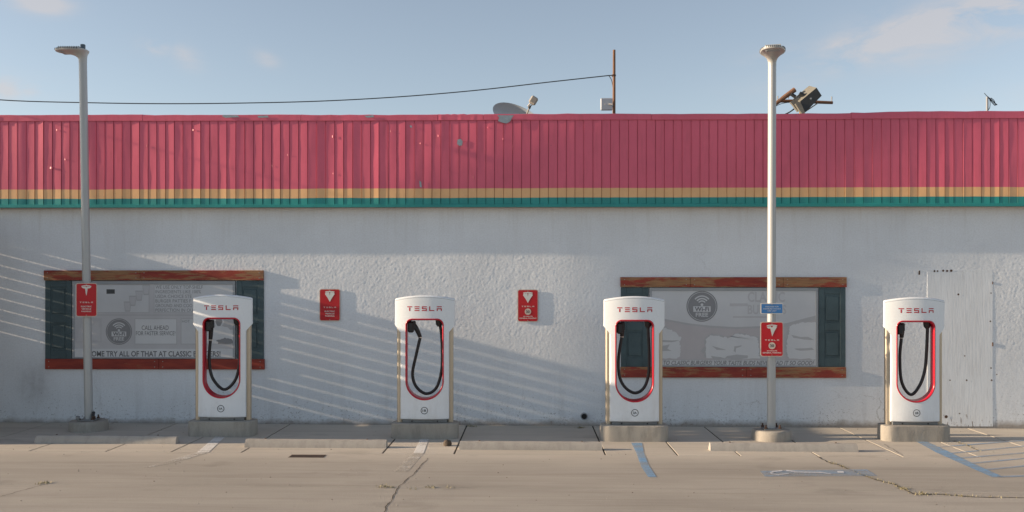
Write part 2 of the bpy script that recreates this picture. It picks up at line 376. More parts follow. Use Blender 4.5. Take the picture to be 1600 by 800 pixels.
# ------------------------------------------------------------------ mesh helpers
class MB:
    def __init__(s): s.v = []; s.f = []; s.m = []; s.mats = []
    def mi(s, m):
        if m not in s.mats: s.mats.append(m)
        return s.mats.index(m)
    def add(s, vs, fs, m):
        o = len(s.v); k = s.mi(m)
        s.v += [tuple(v) for v in vs]
        s.f += [tuple(o + i for i in f) for f in fs]; s.m += [k] * len(fs)
    def box(s, x0, x1, y0, y1, z0, z1, m, bev=0.0):
        if bev <= 0:
            vs = [(x, y, z) for x in (x0, x1) for y in (y0, y1) for z in (z0, z1)]
            s.add(vs, [(0, 1, 3, 2), (4, 6, 7, 5), (0, 4, 5, 1), (2, 3, 7, 6), (0, 2, 6, 4), (1, 5, 7, 3)], m); return
        b = bev; vs = []; idx = {}
        for i, x in enumerate((x0, x1)):
            for j, y in enumerate((y0, y1)):
                for k, z in enumerate((z0, z1)):
                    sx, sy, sz = (1, -1)[i], (1, -1)[j], (1, -1)[k]
                    idx[i, j, k, 0] = len(vs); vs.append((x, y + sy * b, z + sz * b))
                    idx[i, j, k, 1] = len(vs); vs.append((x + sx * b, y, z + sz * b))
                    idx[i, j, k, 2] = len(vs); vs.append((x + sx * b, y + sy * b, z))
        g = idx; fs = []
        for i in (0, 1):
            fs.append([g[i, 0, 0, 0], g[i, 0, 1, 0], g[i, 1, 1, 0], g[i, 1, 0, 0]][::1 if i == 0 else -1])
            fs.append([g[0, i, 0, 1], g[1, i, 0, 1], g[1, i, 1, 1], g[0, i, 1, 1]][::1 if i == 0 else -1])
            fs.append([g[0, 0, i, 2], g[0, 1, i, 2], g[1, 1, i, 2], g[1, 0, i, 2]][::1 if i == 0 else -1])
        for a in (0, 1):
            for b2 in (0, 1):
                fs.append([g[a, b2, 0, 0], g[a, b2, 1, 0], g[a, b2, 1, 1], g[a, b2, 0, 1]][::-1 if a == b2 else 1])
                fs.append([g[a, 0, b2, 0], g[a, 1, b2, 0], g[a, 1, b2, 2], g[a, 0, b2, 2]][::1 if a == b2 else -1])
                fs.append([g[0, a, b2, 1], g[1, a, b2, 1], g[1, a, b2, 2], g[0, a, b2, 2]][::-1 if a == b2 else 1])
                for c in (0, 1):
                    t = [g[a, b2, c, 0], g[a, b2, c, 1], g[a, b2, c, 2]]
                    fs.append(t if (a + b2 + c) % 2 == 0 else t[::-1])
        s.add(vs, fs, m)
    def tube(s, pts, r, m, n=12, caps=True, rs=None):
        pts = [Vector(p) for p in pts]; o = len(s.v); k = s.mi(m)
        prev = None
        for i, p in enumerate(pts):
            d = (pts[min(i + 1, len(pts) - 1)] - pts[max(i - 1, 0)]).normalized()
            if prev is None:
                a = d.orthogonal().normalized()
            else:
                a = (prev - d * prev.dot(d)).normalized()
            prev = a; b = d.cross(a); rr = rs[i] if rs else r
            for j in range(n):
                t = 2 * PI * j / n
                s.v.append(tuple(p + (a * math.cos(t) + b * math.sin(t)) * rr))
        for i in range(len(pts) - 1):
            for j in range(n):
                s.f.append((o + i * n + j, o + i * n + (j + 1) % n, o + (i + 1) * n + (j + 1) % n, o + (i + 1) * n + j)); s.m.append(k)
        if caps:
            s.f.append(tuple(o + j for j in range(n))[::-1]); s.m.append(k)
            q = o + (len(pts) - 1) * n
            s.f.append(tuple(q + j for j in range(n))); s.m.append(k)
    def poly(s, pts, y, m, th=0.0):
        """flat polygon in XZ facing -Y (pts counter-clockwise seen from the front); th > 0 extrudes back"""
        n = len(pts); vs = [(p[0], y, p[1]) for p in pts]
        s.add(vs, [tuple(range(n))], m)
        if th > 0:
            vs2 = vs + [(p[0], y + th, p[1]) for p in pts]
            s.add(vs2, [(i + n, (i + 1) % n + n, (i + 1) % n, i)[::-1] for i in range(n)], m)
    def rect(s, x0, x1, z0, z1, y, m, th=0.0): s.poly([(x0, z0), (x1, z0), (x1, z1), (x0, z1)], y, m, th)
    def disc(s, cx, cz, r, y, m, th=0.0, n=40, r0=0.0, a0=0.0, a1=2 * PI):
        full = abs(a1 - a0 - 2 * PI) < 1e-6
        if r0 <= 0 and full:
            s.poly([(cx + r * math.cos(2 * PI * i / n), cz + r * math.sin(2 * PI * i / n)) for i in range(n)], y, m, th); return
        vs = []
        for i in range(n + 1):
            t = a0 + (a1 - a0) * i / n
            vs.append((cx + r * math.cos(t), y, cz + r * math.sin(t))); vs.append((cx + r0 * math.cos(t), y, cz + r0 * math.sin(t)))
        s.add(vs, [(2 * i + 1, 2 * i, 2 * i + 2, 2 * i + 3) for i in range(n)], m)
    def build(s, name, parent=None, smooth=False, angle=35, loc=None, rotz=0.0):
        me = bpy.data.meshes.new(name)
        me.from_pydata(s.v, [], s.f)
        for m in s.mats: me.materials.append(m)
        me.polygons.foreach_set('material_index', s.m)
        if smooth:
            me.polygons.foreach_set('use_smooth', [True] * len(me.polygons))
            me.set_sharp_from_angle(angle=math.radians(angle))
        me.update()
        return link(name, me, parent, loc, rotz)

def link(name, me, parent=None, loc=None, rotz=0.0):
    o = bpy.data.objects.new(name, me); COL.objects.link(o)
    if parent is not None: o.parent = parent
    if loc is not None: o.location = loc
    if rotz: o.rotation_euler = (0, 0, rotz)
    return o
def tag(o, label=None, cat=None, group=None, kind=None):
    if label: o['label'] = label
    if cat: o['category'] = cat
    if group: o['group'] = group
    if kind: o['kind'] = kind
    return o
def thing(name, label, cat, loc=(0, 0, 0), rotz=0.0, group=None):
    o = link(name, None, None, loc, rotz); return tag(o, label, cat, group)

_txt = {}
def text_mesh(st, off=0.0):
    if (st, off) in _txt: return _txt[st, off]
    cu = bpy.data.curves.new('t', 'FONT'); cu.body = st; cu.size = 1; cu.resolution_u = 3; cu.offset = off
    cu.fill_mode = 'FRONT'
    o = bpy.data.objects.new('t', cu); COL.objects.link(o)
    me = bpy.data.meshes.new_from_object(o.evaluated_get(bpy.context.evaluated_depsgraph_get()))
    vs = [v.co.copy() for v in me.vertices]; fs = [tuple(p.vertices) for p in me.polygons]
    bpy.data.objects.remove(o); bpy.data.curves.remove(cu); bpy.data.meshes.remove(me)
    xs = [v.x for v in vs]; ys = [v.y for v in vs]
    _txt[st, off] = (vs, fs, min(xs), max(xs), min(ys), max(ys)); return _txt[st, off]
def text(mb, st, x0, x1, z0, z1, y, m, slant=0.0, bold=0.0):
    """the words of st fitted into a box on a surface facing -Y"""
    vs, fs, a, b, c, d = text_mesh(st, 0.022 if bold else 0.0)
    sx, sz = (x1 - x0) / (b - a), (z1 - z0) / (d - c)
    mb.add([(x0 + (v.x - a) * sx + (v.y - c) * sz * slant, y, z0 + (v.y - c) * sz) for v in vs], fs, m)

def wordmark(mb, cx, cz, wd, ht, fy, m):
    """T E S L A in its wide spaced capitals built of bars"""
    lw = wd / 6.9; g = (wd - 5 * lw) / 4; t = 0.2
    sh = [[(0, .8, 1, 1), (.38, 0, .62, .72)],
          [(0, .8, 1, 1), (.04, .4, .96, .6), (0, 0, 1, .2)],
          [(0, .8, 1, 1), (0, .58, .2, .8), (0, .4, 1, .6), (.8, .2, 1, .42), (0, 0, 1, .2)],
          [(0, 0, .2, 1), (.2, 0, 1, .2)],
          [(0, .8, 1, 1), (0, 0, .2, .58), (.8, 0, 1, .58), (.2, .36, .8, .58)]]
    x = cx - wd / 2
    for l in sh:
        for a, b, c, d in l:
            n = 3
            for i in range(n):
                xa = x + lw * (a + (c - a) * i / n); xb = x + lw * (a + (c - a) * (i + 1) / n)
                za, zb = cz + (b - .5) * ht, cz + (d - .5) * ht
                mb.add([(xa, fy(xa) - .0015, za), (xb, fy(xb) - .0015, za), (xb, fy(xb) - .0015, zb), (xa, fy(xa) - .0015, zb)], [(0, 1, 2, 3)], m)
        x += lw + g

def spline(P, n=8):
    P = [Vector(p) for p in P]; out = []
    for i in range(len(P) - 1):
        a, b, c, d = P[max(i - 1, 0)], P[i], P[i + 1], P[min(i + 2, len(P) - 1)]
        for k in range(n):
            t = k / n
            out.append(0.5 * ((2 * b) + (c - a) * t + (2 * a - 5 * b + 4 * c - d) * t * t + (3 * b - 3 * c + d - a) * t ** 3))
    out.append(P[-1]); return out

def vnoise(nx, nz, cell_x, cell_z, rng):
    gx, gz_ = int(nx / cell_x) + 3, int(nz / cell_z) + 3
    g = rng.standard_normal((gz_, gx))
    X = np.arange(nx) / cell_x; Z = np.arange(nz) / cell_z
    xi, zi = X.astype(int), Z.astype(int); fx, fz = X - xi, Z - zi
    fx, fz = fx * fx * (3 - 2 * fx), fz * fz * (3 - 2 * fz)
    a = g[np.ix_(zi, xi)] * (1 - fx) + g[np.ix_(zi, xi + 1)] * fx
    b = g[np.ix_(zi + 1, xi)] * (1 - fx) + g[np.ix_(zi + 1, xi + 1)] * fx
    return a * (1 - fz)[:, None] + b * fz[:, None]

# ================================================================== SETTING
# ground: one sheet to the horizon with slabs laid on it
mb = MB()
R = 900
mb.add([(-R, -R, gz(-R) * 0 - 0.10 + 0), (R, -R, -0.10), (R, R, -0.10), (-R, R, -0.10)], [(0, 1, 2, 3)], M['earth'])
tag(mb.build('ground'), kind='structure')

def slab_mesh(x0, x1, y0, y1, m, gap=0.006, th=0.06, bev=0.005, wob=None):
    b = MB()
    b.box(x0 + gap, x1 - gap, y0 + gap, y1 - gap, -th, 0, m, bev)
    b.v = [(x, y, z + gz(x)) for x, y, z in b.v]
    return b
# pavement apron against the wall
apron = MB(); apron.box(-11, 11, -2.42, 0.0, -0.095, -0.009, M['joint'])
apron.v = [(x, y, z + gz(x)) for x, y, z in apron.v]
apron_o = tag(apron.build('pavement'), kind='structure')
ax = [-10.2, -9.0, -7.95, -7.02, -6.1, -5.16, -4.36, -3.5, -1.78, -0.91, 0.92, 1.79, 2.54, 3.48, 4.48, 5.4, 6.32, 7.25, 8.2, 9.4, 10.8]
for i in range(len(ax) - 1):
    slab_mesh(ax[i], ax[i + 1], -2.40, -0.001, M['apron'], gap=0.011, bev=0.0015).build('slab', apron_o)
# car park
lot = MB(); lot.box(-60, 60, -60, -2.43, -0.095, -0.05, M['joint'])
lot.v = [(x, y, z + gz(x)) for x, y, z in lot.v]
lot_o = tag(lot.build('car_park'), kind='structure')
row_x = [-14, -8.9, 9.5, 12.5]
for i in range(len(row_x) - 1):
    slab_mesh(row_x[i], row_x[i + 1], -4.32, -2.395, M['slab'], gap=0.005, bev=0.003).build('slab', lot_o)
row_x2 = [-14, -8.9, 9.5, 12.5]
for i in range(len(row_x2) - 1):
    slab_mesh(row_x2[i], row_x2[i + 1], -9.0, -4.325, M['slab'], gap=0.003, bev=0.003).build('slab', lot_o)
b = MB()
for x0, x1, y0, y1 in ((-60, 60, -60, -9.0), (-60, -14, -9.0, -2.43), (12.5, 60, -9.0, -2.43)):
    b.box(x0, x1, y0, y1, -0.045, -0.002, M['slab'])
b.v = [(x, y, z + gz(x)) for x, y, z in b.v]
b.build('outer_paving', lot_o)
b = MB(); b.box(-60, -10.2, -2.42, 30, -0.09, -0.002, M['slab']); b.box(10.8, 60, -2.42, 30, -0.09, -0.002, M['slab'])
b.v = [(x, y, z + gz(x)) for x, y, z in b.v]
b.build('side_paving', lot_o)

# ------------------------------------------------------------------ building
BX0, BX1, OV = -9.9, 12.0, 0.18
bld = thing('restaurant_building', 'long low white stucco restaurant building with red, orange and teal metal fascia', 'building')
ztop = 3.17
dx = 0.0125
nx, nzv = int(16.2 / dx), int(3.30 / dx)
xs = -8.1 + np.arange(nx) * dx; zs = -0.10 + np.arange(nzv) * dx
rg = np.random.default_rng(3)
H = 0.0002 * vnoise(nx, nzv, 3.2, 3.2, rg) + 0.00075 * vnoise(nx, nzv, 1.35, 1.35, rg) + 0.0001 * rg.standard_normal((nzv, nx)) + 0.0003 * vnoise(nx, nzv, 9, 8, rg) + 0.0012 * vnoise(nx, nzv, 80, 60, rg)
low = np.clip((0.9 - zs) / 0.9, 0, 1)[:, None]
H += -0.003 * np.clip(vnoise(nx, nzv, 5, 4, rg) - 1.3, 0, 1) * low
# flatter stucco low down and where the painted-over door stands
H *= (0.5 + 0.5 * np.clip((zs - 0.7) / 0.8, 0, 1))[:, None]
XX, ZZ = np.meshgrid(xs, zs)
V = np.stack([XX, -H, ZZ], -1).reshape(-1, 3)
ii = np.arange(nzv - 1)[:, None] * nx + np.arange(nx - 1)[None, :]
F = np.stack([ii, ii + 1, ii + nx + 1, ii + nx], -1).reshape(-1, 4)
me = bpy.data.meshes.new('stucco_wall')
me.vertices.add(len(V)); me.vertices.foreach_set('co', V.ravel())
me.loops.add(F.size); me.loops.foreach_set('vertex_index', F.ravel())
me.polygons.add(len(F)); me.polygons.foreach_set('loop_start', np.arange(len(F)) * 4)
me.polygons.foreach_set('loop_total', np.full(len(F), 4)); me.polygons.foreach_set('use_smooth', np.ones(len(F), bool))
me.update(calc_edges=True); me.materials.append(M['stucco'])
link('stucco_wall', me, bld)
b = MB()
b.box(BX0, -8.1, 0.0, 0.25, -0.09, 3.2, M['stucco']); b.box(8.085, BX1, 0.0, 0.25, -0.09, 3.2, M['stucco'])
b.box(BX0, BX0 + 0.25, 0.25, 12, -0.09, 4.3, M['stucco']); b.box(BX1 - 0.25, BX1, 0.25, 12, -0.09, 4.3, M['stucco'])
b.box(BX0 + 0.25, BX1 - 0.25, 11.75, 12, -0.09, 4.3, M['stucco'])
b.box(-8.1, 8.085, 0.03, 0.25, -0.09, 3.2, M['stucco'])
b.build('outer_wall', bld)
b = MB(); b.box(BX0, BX1, 0.05, 12, 4.12, 4.2, M['roof']); b.build('roof', bld)
# fascia with its single metal panels
b = MB()
b.box(BX0, BX1, -OV + 0.014, 0.02, 3.20, 4.49, M['fascia'])
fas = b.build('fascia_backing', bld)
b = MB(); b.box(BX0, BX1, -OV + 0.02, -0.001, 3.176, 3.198, M['soffit'], 0.003); b.build('soffit', fas)
pw = 0.1286
x = BX0 + 0.02; k = 0
prev = 0.0
bent = {}
while x < 8.6:
    wv = pw * (1 + random.uniform(-0.03, 0.03))
    yaw = -0.018 + random.gauss(0, 0.031) + (random.choice((-1, 1)) * 0.045 if random.random() < 0.15 else 0)
    prof = [(0.0, 0.008), (0.0040, -0.0020), (0.0062, -0.0018), (0.0075, 0.0), (0.3 * wv, 0), (0.62 * wv, 0), (wv - 0.0055, 0.0), (wv - 0.0045, 0.009)]
    bow = random.gauss(0, 0.0010); nzs = 6
    vs = []; tw = random.gauss(0, 0.016); wig = [random.gauss(0, 0.0009) for _ in range(nzs + 1)]
    for r in range(nzs + 1):
        z = 3.196 + (4.425 - 3.196) * r / nzs
        for (px_, py_) in prof:
            u = px_ / wv - 0.5
            a = yaw + tw * (r / nzs - 0.5) * 2
            vs.append((x + px_, -OV + py_ + u * wv * a - bow * (1 - 4 * u * u) + wig[r] * (1 - 4 * u * u), z))
    q = len(prof)
    fs = [(r * q + c, r * q + c + 1, (r + 1) * q + c + 1, (r + 1) * q + c) for r in range(nzs) for c in range(q - 1)]
    p = MB(); p.add(vs, fs, M['fascia']); p.build('panel', fas, smooth=True, angle=14)
    x += wv; k += 1
# cap flashing in lengths, drip edge in lengths
cx = [BX0, -7.7, -5.6, -3.3, -1.32, -0.66, 1.75, 4.6, 7.15, 9.6, BX1]
for i in range(len(cx) - 1):
    j = random.uniform(-0.008, 0.008)
    b = MB(); y1 = -OV - 0.012 - random.uniform(0, 0.006)
    n = 14
    vs = []
    for s_ in range(n + 1):
        xx = cx[i] + 0.002 + (cx[i + 1] - cx[i] - 0.004) * s_ / n
        dz = random.gauss(0, 0.0022); dy = random.gauss(0, 0.0014)
        zt = 4.508 + j + dz + (0.012 if xx > 5 else 0)
        vs += [(xx, y1 + dy + 0.004, 4.418 + j * 0.5), (xx, y1 + dy, 4.424 + j * 0.5), (xx, y1 + dy * 0.5, zt - 0.006), (xx, y1 + 0.01, zt), (xx, 0.06, zt - 0.01), (xx, 0.06, 4.36)]
    b.add(vs, [(s_ * 6 + c, s_ * 6 + 6 + c, s_ * 6 + 7 + c, s_ * 6 + 1 + c) for s_ in range(n) for c in range(5)], M['fascia'])
    for e in (0, n): b.add(vs[e * 6:e * 6 + 6], [(0, 1, 2, 3, 4, 5)], M['fascia'])
    b.build('cap_flashing', fas)
dxs = [BX0, -6.2, -3.1, -0.2, 2.9, 6.0, 9.1, BX1]
for i in range(len(dxs) - 1):
    b = MB(); y1 = -OV - 0.010
    vs = []
    for xx in (dxs[i] + 0.001, dxs[i + 1] - 0.001):
        vs += [(xx, y1 + 0.012, 3.218), (xx, y1, 3.212), (xx, y1, 3.172), (xx, y1 + 0.03, 3.166)]
    b.add(vs, [(c, c + 1, c + 5, c + 4) for c in range(3)], M['fascia'])
    b.build('drip_edge', fas)
# bare metal scars and flaps on the fascia
def scar(pts, y, m, name='bare_patch'):
    b = MB(); b.poly([(at(px, py, y).x, at(px, py, y).z) for px, py in pts], y, m, 0.003); return b.build(name, fas)
scar([(778, 189), (783, 191), (791, 193), (797, 190), (800, 184), (803, 180), (777, 180), (780, 184)][::-1][::-1], -OV - 0.030, M['tar'])
scar([(715, 218), (714, 225), (718, 228), (722, 227), (723, 221), (720, 217)], -OV - 0.012, M['tar'])
scar([(655, 282), (656, 292), (659, 293), (658, 284)], -OV - 0.012, M['tar'])
scar([(346, 181), (352, 184), (374, 183), (371, 180), (350, 179.5)], -OV - 0.026, M['tar'])
scar([(569, 181), (574, 184), (585, 183), (583, 180)], -OV - 0.026, M['tar'])
scar([(402, 181), (404, 184), (420, 183.5), (418, 180.4)], -OV - 0.026, M['tar'])
scar([(640, 196), (641, 199), (644, 199.5), (643, 196)], -OV - 0.012, M['tar'])
# torn, curled bits standing proud of the panels
def curl(px, py, wd, ht, dep):
    c = at(px, py, -OV - 0.004)
    b = MB(); vs = []
    for i in range(4):
        t = i / 3
        vs += [(c.x + wd * t * .7, c.y - dep * .6 * math.sin(t * 2.2), c.z - ht * .35), (c.x + wd * t * 0.6, c.y - dep * math.sin(t * 2.2) * 0.4, c.z + ht * .35)]
    b.add(vs, [(2 * i, 2 * i + 2, 2 * i + 3, 2 * i + 1) for i in range(3)], M['fascia']); b.build('torn_flap', fas)
for a in ((78, 262, 0.07, 0.04, 0.02), (88, 203, 0.03, 0.03, 0.014), (101, 249, 0.03, 0.03, 0.012), (301, 203, 0.04, 0.03, 0.015), (519, 213, 0.03, 0.05, 0.012), (449, 242, 0.03, 0.02, 0.012),
          (656, 224, 0.03, 0.03, 0.012), (684, 212, 0.03, 0.04, 0.012), (739, 277, 0.02, 0.06, 0.012), (785, 217, 0.03, 0.03, 0.012), (722, 221, 0.10, 0.012, 0.012), (761, 199, 0.05, 0.02, 0.015),
          (801, 229, 0.02, 0.02, 0.012), (520, 271, 0.02, 0.03, 0.01), (425, 259, 0.02, 0.02, 0.01), (229, 228, 0.02, 0.03, 0.01), (610, 205, .02, .02, .01), (1420, 199, 0.03, 0.02, 0.012), (700, 268, .04, .02, .01)):
    curl(*a)
# lifted strip of roof felt behind the cap, and crumbling edge at right
b = MB(); vs = []
for i in range(13):
    t = i / 12; p = at(160 + 92 * t, 181, 0.12)
    vs += [(p.x, 0.12, 4.40), (p.x, 0.12, p.z + 0.016 * math.sin(PI * t) + 0.004), (p.x, 0.3, p.z + 0.014 * math.sin(PI * t))]
b.add(vs, [(3 * i + c, 3 * i + 3 + c, 3 * i + 4 + c, 3 * i + 1 + c) for i in range(12) for c in range(2)], M['fascia']); b.build('lifted_felt', fas)
b = MB()
for i in range(46):
    p = at(1455 + i * 3.3 + random.uniform(-1, 1), 177.6 + random.uniform(-0.6, 0.8), -0.05); s_ = random.uniform(0.008, 0.017)
    b.box(p.x - s_ * 1.4, p.x + s_ * 1.4, p.y, p.y + 0.05, p.z - 0.05, p.z + s_ * 0.5, random.choice((M['flood_beige'], M['tar'], M['rust'])))
tag(b.build('crumbled_mortar', fas), kind='stuff')

# windows boarded with printed posters
def wrect(b, x0, x1, y0, y1, Y, m, th=0.0):
    a, c = at(x0, y1, 0), at(x1, y0, 0); b.rect(a.x, c.x, a.z, c.z, Y, m, th)
def shutter(win, x0, x1, y0, y1, Y=-0.018):
    a, c = at(x0, y1, 0), at(x1, y0, 0)
    b = MB(); W_ = c.x - a.x; H_ = c.z - a.z; st = W_ * 0.2
    b.box(a.x, c.x, Y + 0.010, 0.012, a.z, c.z, M['shutter'])
    b.box(a.x, a.x + st, Y, Y + 0.0101, a.z, c.z, M['shutter'], .002); b.box(c.x - st, c.x, Y, Y + 0.0101, a.z, c.z, M['shutter'], .002)
    for z0, z1 in ((0, .11), (.46, .55), (.92, 1)):
        b.box(a.x + st + .001, c.x - st - .001, Y + 0.001, Y + 0.0102, a.z + z0 * H_, a.z + z1 * H_, M['shutter'], .002)
    for z0, z1 in ((.14, .43), (.58, .89)):
        b.box(a.x + st + .025, c.x - st - .025, Y + 0.002, Y + 0.0102, a.z + z0 * H_, a.z + z1 * H_, M['shutter'], .006)
    return b.build('shutter', win)
def board(win, x0, x1, y0, y1, cuts, lab):
    a, c = at(x0, y1, 0), at(x1, y0, 0)
    for i in range(len(cuts) - 1):
        xa, xb = a.x + (c.x - a.x) * cuts[i], a.x + (c.x - a.x) * cuts[i + 1]
        b = MB(); b.box(xa + .0015, xb - .0015, -0.037 - random.uniform(0, .002), 0.012, a.z, c.z, M['board'], 0.004)
        for xs_ in (xa + .06, xb - .06):
            for zz in (a.z + .035, c.z - .035):
                b.tube([(xs_, -0.041, zz), (xs_, -0.036, zz)], 0.007, M['steel'], 8)
        o = b.build('trim_board', win); o['label'] = lab
def wifi(b, px, py, r, Y):
    c = at(px, py, 0); s = r / 107.0
    b.disc(c.x, c.z, s, Y, M['p_faint'], r0=s * 0.93); b.disc(c.x, c.z, s * 0.90, Y, M['p_faint'])
    for r0, r1 in ((.30, .40), (.50, .61), (.72, .83)):
        b.disc(c.x, c.z + s * 0.08 - 0.0, s * r1 * 0.75, Y - 0.001, M['p_light'], r0=s * r0 * 0.75, a0=PI * 0.22, a1=PI * 0.78, n=16)
    b.disc(c.x, c.z + s * 0.10, s * 0.09, Y - 0.001, M['p_light'], n=12)
    b.rect(c.x - s * .56, c.x + s * .56, c.z - s * .36, c.z + s * .0, Y - 0.001, M['p_light'])
    text(b, 'Wi-Fi', c.x - s * .46, c.x + s * .46, c.z - s * .32, c.z - s * .04, Y - 0.002, M['p_ink'], bold=s * .02)
    text(b, 'FREE', c.x - s * .40, c.x + s * .40, c.z - s * .68, c.z - s * .42, Y - 0.001, M['p_light'], bold=s * .02)
def ptext(b, st, x0, x1, y0, y1, Y, m, slant=0, bold=0):
    a, c = at(x0, y1, 0), at(x1, y0, 0); text(b, st, a.x, c.x, a.z, c.z, Y, m, slant, bold)
def outline(b, x0, x1, y0, y1, Y, m, t=1.0):
    wrect(b, x0, x1, y0, y0 + t, Y, m); wrect(b, x0, x1, y1 - t, y1, Y, m)
    wrect(b, x0, x0 + t, y0 + t, y1 - t, Y, m); wrect(b, x1 - t, x1, y0 + t, y1 - t, Y, m)
def blob(b, pts, Y, m): b.poly([(at(px, py, 0).x, at(px, py, 0).z) for px, py in pts][::-1] if area(pts) > 0 else [(at(px, py, 0).x, at(px, py, 0).z) for px, py in pts], Y, m)
def area(p): return sum(p[i][0] * p[(i + 1) % len(p)][1] - p[(i + 1) % len(p)][0] * p[i][1] for i in range(len(p)))
def rough(pts, amp, n=5):
    out = []
    for i in range(len(pts)):
        a, c = pts[i], pts[(i + 1) % len(pts)]
        for k in range(n):
            t = k / n; out.append((a[0] + (c[0] - a[0]) * t + random.uniform(-amp, amp), a[1] + (c[1] - a[1]) * t + random.uniform(-amp, amp)))
    return out

def screen_frame(win, x0, x1, y0, y1):
    b = MB(); a, c = at(x0, y1, 0), at(x1, y0, 0); t = 0.032
    b.box(a.x, c.x, -0.022, -0.0125, c.z - t * 1.5, c.z, M['frame_grey'], .002); b.box(a.x, c.x, -0.022, -0.0125, a.z, a.z + t * .7, M['frame_grey'], .002)
    b.box(a.x, a.x + t, -0.0215, -0.0125, a.z + t * .7, c.z - t * 1.5, M['frame_grey'], .002); b.box(c.x - t, c.x, -0.0215, -0.0125, a.z + t * .7, c.z - t * 1.5, M['frame_grey'], .002)
    b.box(a.x - .006, c.x + .006, -0.0120, 0.012, a.z - .004, c.z + .006, M['seal'])
    b.build('screen_frame', win)

YP = -0.0135
# left window
win = link('window', None, bld, at(241, 498, 0)); win['label'] = 'left window boarded with a grey printed menu poster between two dark shutters'
pf = win.location.copy()
class Sub:   # children of a part placed in world numbers
    pass
win.location = (0, 0, 0)
board(win, 70, 412.5, 422.5, 438, (0, .44, 1), 'upper trim board with worn red paint')
board(win, 72, 414, 561, 576.5, (0, .52, 1), 'lower trim board with dark red paint')
shutter(win, 71.5, 112.5, 438.4, 560.6); shutter(win, 370, 412.5, 438.4, 560.6)
screen_frame(win, 114, 368, 439, 560)
b = MB(); wrect(b, 116.5, 366, 443, 558.5, YP + .0005, M['p_base'])
wrect(b, 141, 234, 444.5, 489, YP, M['p_light']); outline(b, 141, 234, 444.5, 489, YP - .001, M['p_mid'], 1)
wrect(b, 167, 180, 452, 459, YP - .001, M['p_dark'])
wrect(b, 241, 365, 444.5, 489, YP, M['p_light']); outline(b, 241, 365, 444.5, 489, YP - .001, M['p_mid'], 1)
for i, (st, x1) in enumerate((('WE USE ONLY TOP-SHELF', 317.5), ('INGREDIENTS LIKE 100%', 314.5), ('USDA CHOICE STE', 300), ('BURGER PATTIES F', 299), ('GROUND AND COO', 301), ('PERFECTION IN OU', 302))):
    ptext(b, st, 243.5, x1, 446 + i * 7.2, 451.2 + i * 7.2, YP - .001, M['p_faint'])
for i, (px, py) in enumerate(((200, 479), (208, 470), (218, 462), (229, 453))):
    blob(b, [(px - 6, py - 8), (px + 6, py - 8), (px + 4, py + 8), (px - 4, py + 8)], YP - .001 - i * .0006, M['p_mid'])
    blob(b, [(px - 5, py - 6), (px + 5, py - 6), (px + 3, py + 6), (px - 3, py + 6)], YP - .0013 - i * .0006, M['p_base'])
wrect(b, 118, 160, 497, 535, YP, M['p_vfaint']); blob(b, rough([(121, 532), (128, 505), (140, 512), (155, 503), (158, 532)], 1.5), YP - .001, M['p_base'])
wrect(b, 118, 366, 491.5, 493, YP - .0004, M['p_mid'])
wifi(b, 186.5, 518, 20.8, YP - .001)
wrect(b, 211, 277, 497.5, 538, YP, M['p_white']); outline(b, 211, 277, 497.5, 538, YP - .001, M['p_mid'], 1)
ptext(b, 'CALL AHEAD', 222, 264, 508.5, 515.5, YP - .001, M['p_ink']); ptext(b, 'FOR FASTER SERVICE!', 213, 274.5, 517.5, 523.8, YP - .001, M['p_ink'])
wrect(b, 283, 366, 497.5, 538, YP, M['p_light']); outline(b, 283, 366, 497.5, 538, YP - .001, M['p_mid'], 1)
ptext(b, 'HOT', 285, 297, 500, 504, YP - .001, M['p_faint'])
wrect(b, 322, 365.5, 495, 515, YP - .0015, M['p_mid'])
blob(b, [(336, 497), (349, 497), (351, 503), (345, 514), (340, 514), (335, 503)], YP - .002, M['p_light'])
blob(b, [(338, 499), (347, 499), (348, 503), (344, 511), (341, 511), (337, 503)], YP - .0025, M['p_faint'])
blob(b, rough([(324, 530), (326, 514), (340, 509), (356, 511), (364, 520), (365, 532)], .8), YP - .003, M['p_white'])
blob(b, rough([(339, 532), (352, 528), (364, 530), (365, 537), (342, 537)], .8), YP - .0035, M['p_faint'])
wrect(b, 117, 366, 545, 558.4, YP, M['p_white'])
ptext(b, 'COME TRY ALL OF THAT AT CLASSIC BURGERS!', 137, 345, 548.5, 557, YP - .001, M['p_ink'], bold=.0016)
o = b.build('printed_poster', win); o['label'] = 'sun-bleached grey menu poster with panels of lettering'
# right window
win = link('window', None, bld); win['label'] = 'right window boarded with a bleached burger poster between two dark shutters'
board(win, 969, 1322, 433, 448.6, (0, .31, .72, 1), 'upper trim board with flaking red paint')
board(win, 969, 1321, 573.5, 589.5, (0, .56, 1), 'lower trim board with flaking red paint')
shutter(win, 970, 1013, 449, 573); shutter(win, 1279, 1320.5, 449, 573)
screen_frame(win, 1014.5, 1277.5, 449.5, 573)
b = MB(); wrect(b, 1017, 1275.5, 453, 572, YP + .0005, M['p_light'])
cur = [(1017, 493), (1040, 498.5), (1075, 505), (1110, 509), (1150, 511), (1190, 509.5), (1230, 504.5), (1275.5, 492.5)]
blob(b, cur + [(1275.5, 562), (1017, 562)], YP, M['p_pink'])
blob(b, cur + [(x_, y_ + 3.0) for x_, y_ in cur[::-1]], YP - .001, M['p_mid'])
blob(b, [(1215, 508), (1245, 503), (1275.5, 494), (1275.5, 499), (1250, 506), (1228, 511)], YP - .0015, M['p_mid'])
wifi(b, 1096.5, 478.5, 24, YP - .001)
ptext(b, 'CLASSIC', 1168, 1226, 456, 472, YP - .0006, M['p_vfaint'], bold=.004); ptext(b, 'BURGERS', 1168, 1228, 476, 491, YP - .0006, M['p_vfaint'], bold=.004)
